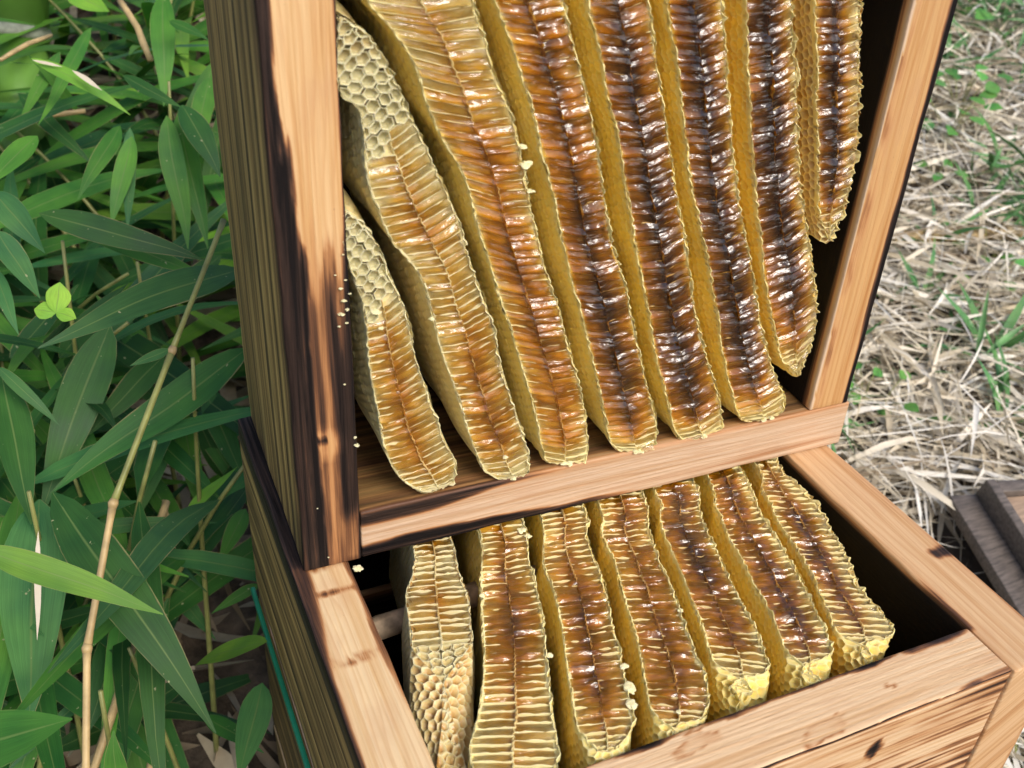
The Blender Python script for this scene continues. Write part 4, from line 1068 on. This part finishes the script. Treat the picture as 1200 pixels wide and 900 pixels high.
for a_, b_, w_ in STREAK:
    pa, pb = Vector(a_), Vector(b_)
    near = min((c for _, o in shoots for c in o.children if c.name.startswith('leaf')), key=lambda c: min((Vector(c.data.vertices[i].co) - (pa + pb) / 2).length for i in range(2, len(c.data.vertices), 5)))
    st_ = blade('dead_streak', pa, pb, w_, (camp - pa).normalized(), (1, 1, 1, 1), near, M_dry, 0.0, .5, 6, 0, 0)
    a2 = st_.data.attributes.new('tone', 'FLOAT', 'POINT'); a2.data.foreach_set('value', [0.72] * len(st_.data.vertices))

# further shoots filling the thicket behind
def shoot(x, y, h, nl, ll, label, tones):
    z = float(gz(x, y))
    o = empty('bamboo_shoot', (x, y, z))
    tag(o, label, 'bamboo', 'bamboo shoots in the thicket behind')
    ph = rnd.uniform(0, 6)
    lean = Vector((rnd.uniform(-.12, .12), rnd.uniform(-.12, .12), 0))
    pts = [Vector((x, y, z)) + lean * (t * t) + Vector((0, 0, h * t)) for t in np.linspace(0, 1, 8)]
    tube('stem', pts, [0.0028 - 0.0014 * i / 7 for i in range(8)], M_culm, o, 6)
    for k in range(nl):
        t = 0.30 + 0.7 * (k + rnd.random()) / nl
        a = ph + k * 2.4 + rnd.uniform(-.5, .5)
        b = pts[min(7, int(t * 7))]
        L = ll * rnd.uniform(0.6, 1.15)
        el = rnd.uniform(-0.75, 0.45)
        d_ = Vector((math.cos(a) * math.cos(el), math.sin(a) * math.cos(el), math.sin(el)))
        tip = b + d_ * L
        if tip.x > -0.008 and tip.y < 0.31: continue
        n = Vector((0, 0, 1)) + Vector((rnd.uniform(-.4, .4), rnd.uniform(-.6, .1), rnd.uniform(-.2, .2)))
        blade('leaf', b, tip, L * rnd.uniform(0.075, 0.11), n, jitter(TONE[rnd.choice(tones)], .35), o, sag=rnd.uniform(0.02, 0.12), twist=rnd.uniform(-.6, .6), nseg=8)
for i in range(44):
    if i < 15: x, y, h = rnd.uniform(-0.30, -0.02), 0.33 + 0.033 * i + rnd.uniform(-.03, .03), rnd.uniform(0.18, 0.34)
    else: x, y, h = rnd.uniform(-0.28, 0.10), 0.56 + 0.028 * (i - 15), rnd.uniform(0.14, 0.28)
    if i >= 15 and -0.14 < x < -0.01: x = x + 0.13 if x > -0.07 else x - 0.12
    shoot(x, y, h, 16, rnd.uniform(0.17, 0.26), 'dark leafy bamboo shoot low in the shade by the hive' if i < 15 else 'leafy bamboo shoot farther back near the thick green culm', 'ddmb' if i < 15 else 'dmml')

# slender slanting cane in front of the leaves
cn = empty('bamboo_cane', tuple(CULM[-1]))
tag(cn, 'slender yellow green bamboo cane slanting up across the leaves on the left', 'bamboo cane')
pts = [Vector(p) for p in CULM]
names = [M_culm, M_culm, M_culmdry, M_culmdry]
for i in range(4):
    seg = [pts[i].lerp(pts[i + 1], t) for t in np.linspace(0.0, 1.0, 9)]
    r0 = (0.0015, 0.0017, 0.0018, 0.0018)[i]
    tube('internode', seg, [r0 * (1.25 if k in (0, 8) else 1.0) for k in range(9)], names[i], cn, 10)
    if i: 
        a_, b_ = pts[i] + (pts[i - 1] - pts[i]).normalized() * 0.0022, pts[i] + (pts[i + 1] - pts[i]).normalized() * 0.0022
        tube('node', [a_, pts[i], b_], [r0 * 1.2, r0 * 1.5, r0 * 1.2], M_culmdry, cn, 10)
low_ = Vector(CULM[-1])
tube('internode', [low_, low_ + Vector((-0.01, -0.04, -0.12)), Vector((low_.x - 0.015, low_.y - 0.05, -0.43))], [0.0023, 0.0024, 0.0024], M_culmdry, cn, 8)

# thick green culm in the far corner
bc = [Vector(p) for p in BIGCULM]
bt = empty('bamboo_culm', (bc[2].x - 0.01, bc[2].y - 0.02, float(gz(bc[2].x, bc[2].y))))
tag(bt, 'thick pale green bamboo culm with a grey ring in the top left corner', 'bamboo culm')
upv = (bc[0] - bc[2]).normalized()
tube('culm_wall', [bc[1] + upv * t for t in (-0.45, -0.3, -0.15, -0.012)], [0.030] * 3 + [0.0305], M_bigculm, bt, 28)
tube('culm_wall', [bc[1] + upv * t for t in (0.0, 0.15, 0.4, 0.9)], [0.0295] * 4, M_bigculm, bt, 28)
tube('node', [bc[1] + upv * t for t in (-0.0125, -0.009, -0.004, 0.0005)], [0.0312, 0.0328, 0.0322, 0.0300], M_node, bt, 28)

# dead stalks among the leaves
tl = ['broken tan stalk standing low between the leaves', 'short tan stalk stub hanging among the dark leaves', 'thin straw hanging down among the dark leaves', 'short grey stalk at the bottom among the shaded leaves', 'pale dead twig leaning at the top of the thicket', 'dead tan twig lying across the foot of the thick culm', 'curved brown twig in front of the thick green culm']
for (p0, p1, r_), l in zip(TAN, tl):
    p0, p1 = Vector(p0), Vector(p1)
    md = p0.lerp(p1, 0.5) + Vector((0.002, 0, 0.003))
    tag(tube('dry_stalk', [p0, p0.lerp(md, .5), md, md.lerp(p1, .5), p1], [r_ * .42, r_ * .5, r_ * .5, r_ * .48, r_ * .4], M_culmdry, None, 8, 0.3), l, 'dry stalk')

# bright seedling
sd = [Vector(p) for p in SEED]
se = empty('seedling', tuple(sd[3]))
tag(se, 'tiny bright green seedling with three rounded leaves', 'seedling')
tube('stem', [sd[3], sd[1] + Vector((0, 0.004, -0.006))], [0.0007, 0.0006], M_culm, se, 6)
b_ = sd[1] + Vector((0.003, 0.003, -0.003))
BR = (0.26, 0.52, 0.07, 1)
rt, up_ = Vector((0.914, -0.403, 0.055)), Vector((0.184, 0.531, 0.827))
for dx, dy, wd in ((0.002, 0.017, 0.013), (-0.012, 0.002, 0.010), (0.011, -0.003, 0.009)):
    tip = b_ + rt * dx + up_ * dy
    blade('leaf', b_, tip, wd, (camp - b_).normalized() + Vector((rnd.uniform(-.5, .5), 0, .5)), BR, se, M_weed, 0.05, 0.55, 8)

# ---------------------------------------------------------------- weeds and dry litter on the right
GRN, GBL = (0.13, 0.36, 0.09, 1), (0.10, 0.27, 0.10, 1)
wl = {'broad': 'weed with small rounded light green leaves in the dry litter', 'grass': 'tuft of soft green grass blades in the dry litter'}
place = ['below the middle of the upper right plank', 'at the middle of the upper right plank', 'near the top of the upper right plank', 'with larger leaves at the top right corner', 'right of the plank, above the pale lying cane', 'right of the upper plank, below the lying cane', 'close to the bottom corner of the upper box',
         'just right of the small corner weed', 'far right in the middle of the litter', 'at the right edge above the dark lid', 'under the pale lying cane', 'in the middle of the pale litter', 'at the right edge above the lying cane', 'near the top beside the right corner', 'at the near corner of the lower box', 'above the small weed near the corner', 'at the right edge below the lying cane',
         'close to the upper right plank, below the cane', 'beside the right end of the lying cane', 'above the left end of the lying cane', 'at the upper right edge']
for (x, y, z, kind, n_, ll, hh), pl in zip(WEED, place):
    o = empty('weed' if kind == 'broad' else 'grass_tuft', (x, y, z - 0.03))
    tag(o, (wl[kind].split(' in the')[0] + ' ' + pl), 'weed' if kind == 'broad' else 'grass', 'weeds in the dry litter' if kind == 'broad' else 'grass tufts in the dry litter')
    b = Vector((x, y, z - 0.03))
    for k in range(n_):
        a = 2.4 * k + rnd.uniform(-.5, .5)
        if kind == 'broad':
            top = b + Vector((math.cos(a) * ll * rnd.uniform(.4, 1.6), math.sin(a) * ll * rnd.uniform(.4, 1.6), hh * rnd.uniform(.35, 1)))
            tube('stem', [b, b.lerp(top, .5) + Vector((0, 0, .01)), top], [.0009, .0008, .0006], M_culm, o, 5)
            tip = top + Vector((math.cos(a) * ll, math.sin(a) * ll, rnd.uniform(-.3, .2) * ll))
            blade('leaf', top, tip, ll * rnd.uniform(.6, .8), Vector((rnd.uniform(-.4, .2), rnd.uniform(-.7, -.1), 1)), jitter(GRN, .25), o, M_weed, .05, .5, 6)
        else:
            el = rnd.uniform(.1, 1.1)
            tip = b + Vector((math.cos(a) * math.cos(el), math.sin(a) * math.cos(el), math.sin(el) * .8)) * ll * rnd.uniform(.7, 1.2)
            blade('leaf', b, tip, ll * rnd.uniform(.06, .10), Vector((rnd.uniform(-.4, .2), rnd.uniform(-.7, -.1), 1)), jitter(GBL, .25), o, M_weed, .10, .35, 7, rnd.uniform(-.5, .5))

c0, c1 = Vector(CANE[0]), Vector(CANE[1])
c1 = c1 + (c1 - c0) * 0.3
cv = empty('dry_cane', tuple(c0))
tag(cv, 'pale dead bamboo cane lying across the litter behind the upper right plank', 'dry cane')
for a_, b2 in ((0, .31), (.32, .64), (.65, 1)):
    tube('internode', [c0.lerp(c1, a_), c0.lerp(c1, (a_ + b2) / 2), c0.lerp(c1, b2)], [.0088, .0080, .0088], M_culmdry, cv, 10, .12)
w0, w1 = Vector(WLEAF[0]), Vector(WLEAF[1])
wlf = empty('dry_leaf', tuple(w0))
def litter(name, n, xr, yr, dens, lw, ll, tone, lift, label, seed, test=None, mat=None, steep=0.05):
    g = np.random.default_rng(seed)
    Vs, Fs, Ts = [], [], []
    nb = 0
    x = g.uniform(*xr, n); y = g.uniform(*yr, n)
    keep = np.ones(n, bool) if test is None else test(x, y)
    x, y = x[keep], y[keep]; n = len(x)
    z = gz(x, y) + g.uniform(0.0, lift, n) ** 1.0
    az = g.uniform(0, 2 * math.pi, n); el = g.normal(steep, 0.22, n)
    L = g.uniform(*ll, n); Wd = g.uniform(*lw, n)
    roll = g.normal(0, 0.6, n); bend = g.normal(0.0, 0.08, n); curl = g.uniform(-.1, .5, n)
    tn = np.clip(g.normal(tone, 0.22, n), 0, 1)
    d_ = np.stack([np.cos(az) * np.cos(el), np.sin(az) * np.cos(el), np.sin(el)], 1)
    sd_ = np.stack([-np.sin(az), np.cos(az), 0 * az], 1)
    up = np.cross(d_, sd_)
    sd2 = sd_ * np.cos(roll)[:, None] + up * np.sin(roll)[:, None]
    up2 = np.cross(d_, sd2)
    prof = [(0.0, .15), (0.22, .85), (0.5, 1.0), (0.78, .62), (1.0, .04)]
    for t, pw in prof:
        c = np.stack([x, y, z], 1) + d_ * (L * (t - .5))[:, None] + up2 * (bend * L * (1 - (2 * t - 1) ** 2))[:, None]
        for q in (-1, 0, 1):
            Vs.append(c + sd2 * (q * Wd * pw / 2)[:, None] + up2 * (abs(q) * Wd * pw * .5 * curl)[:, None])
    V = np.stack(Vs, 1).reshape(-1, 3)
    base = (np.arange(n) * 15)[:, None, None]
    f = (grid_faces(5, 3)[None] + base).reshape(-1, 4)
    o = mesh(name, V, f, mat or M_dry, None, True, {'tone': np.repeat(tn, 15)})
    return tag(o, label, kind='stuff')
bpy.data.objects.remove(wlf)
rt_ok = lambda x, y: (x > 0.36 + 0.0 * y) & ~((np.abs((x - la[0]) * ea[0] + (y - la[1]) * ea[1] - .17) < .205) & (np.abs((x - la[0]) * eb[0] + (y - la[1]) * eb[1] - .17) < .185))
litter('dry_leaf_litter', 26000, (0.36, 2.3), (-0.1, 1.75), 1, (.0035, .0085), (.05, .15), .80, .035, 'pale dry bamboo leaf litter right of the hive', 3, rt_ok)
litter('straw_litter', 14000, (0.36, 2.3), (-0.1, 1.75), 1, (.0012, .003), (.06, .2), .76, .05, 'dry straw lying over the leaf litter', 4, rt_ok)
M_grass = mat_plain('grass_green', (0.10, 0.24, 0.07), 0.5, 30, 0.5, 0)
patch = lambda x, y: rt_ok(x, y) & (np.array([noise.noise((a * 4.5, b * 4.5, 7)) for a, b in zip(x, y)]) + 0.25 * (y - 0.9) > 0.04)
litter('short_grass', 14000, (0.36, 2.3), (0.1, 1.75), 1, (.003, .009), (.05, .13), .5, .08, 'short green grass growing through the straw', 6, patch, M_grass, 0.45)
litter('brown_leaf_litter', 3500, (-0.7, 0.36), (0.32, 1.9), 1, (.008, .018), (.05, .13), .28, .03, 'brown dead bamboo leaves on the shaded ground left', 5)
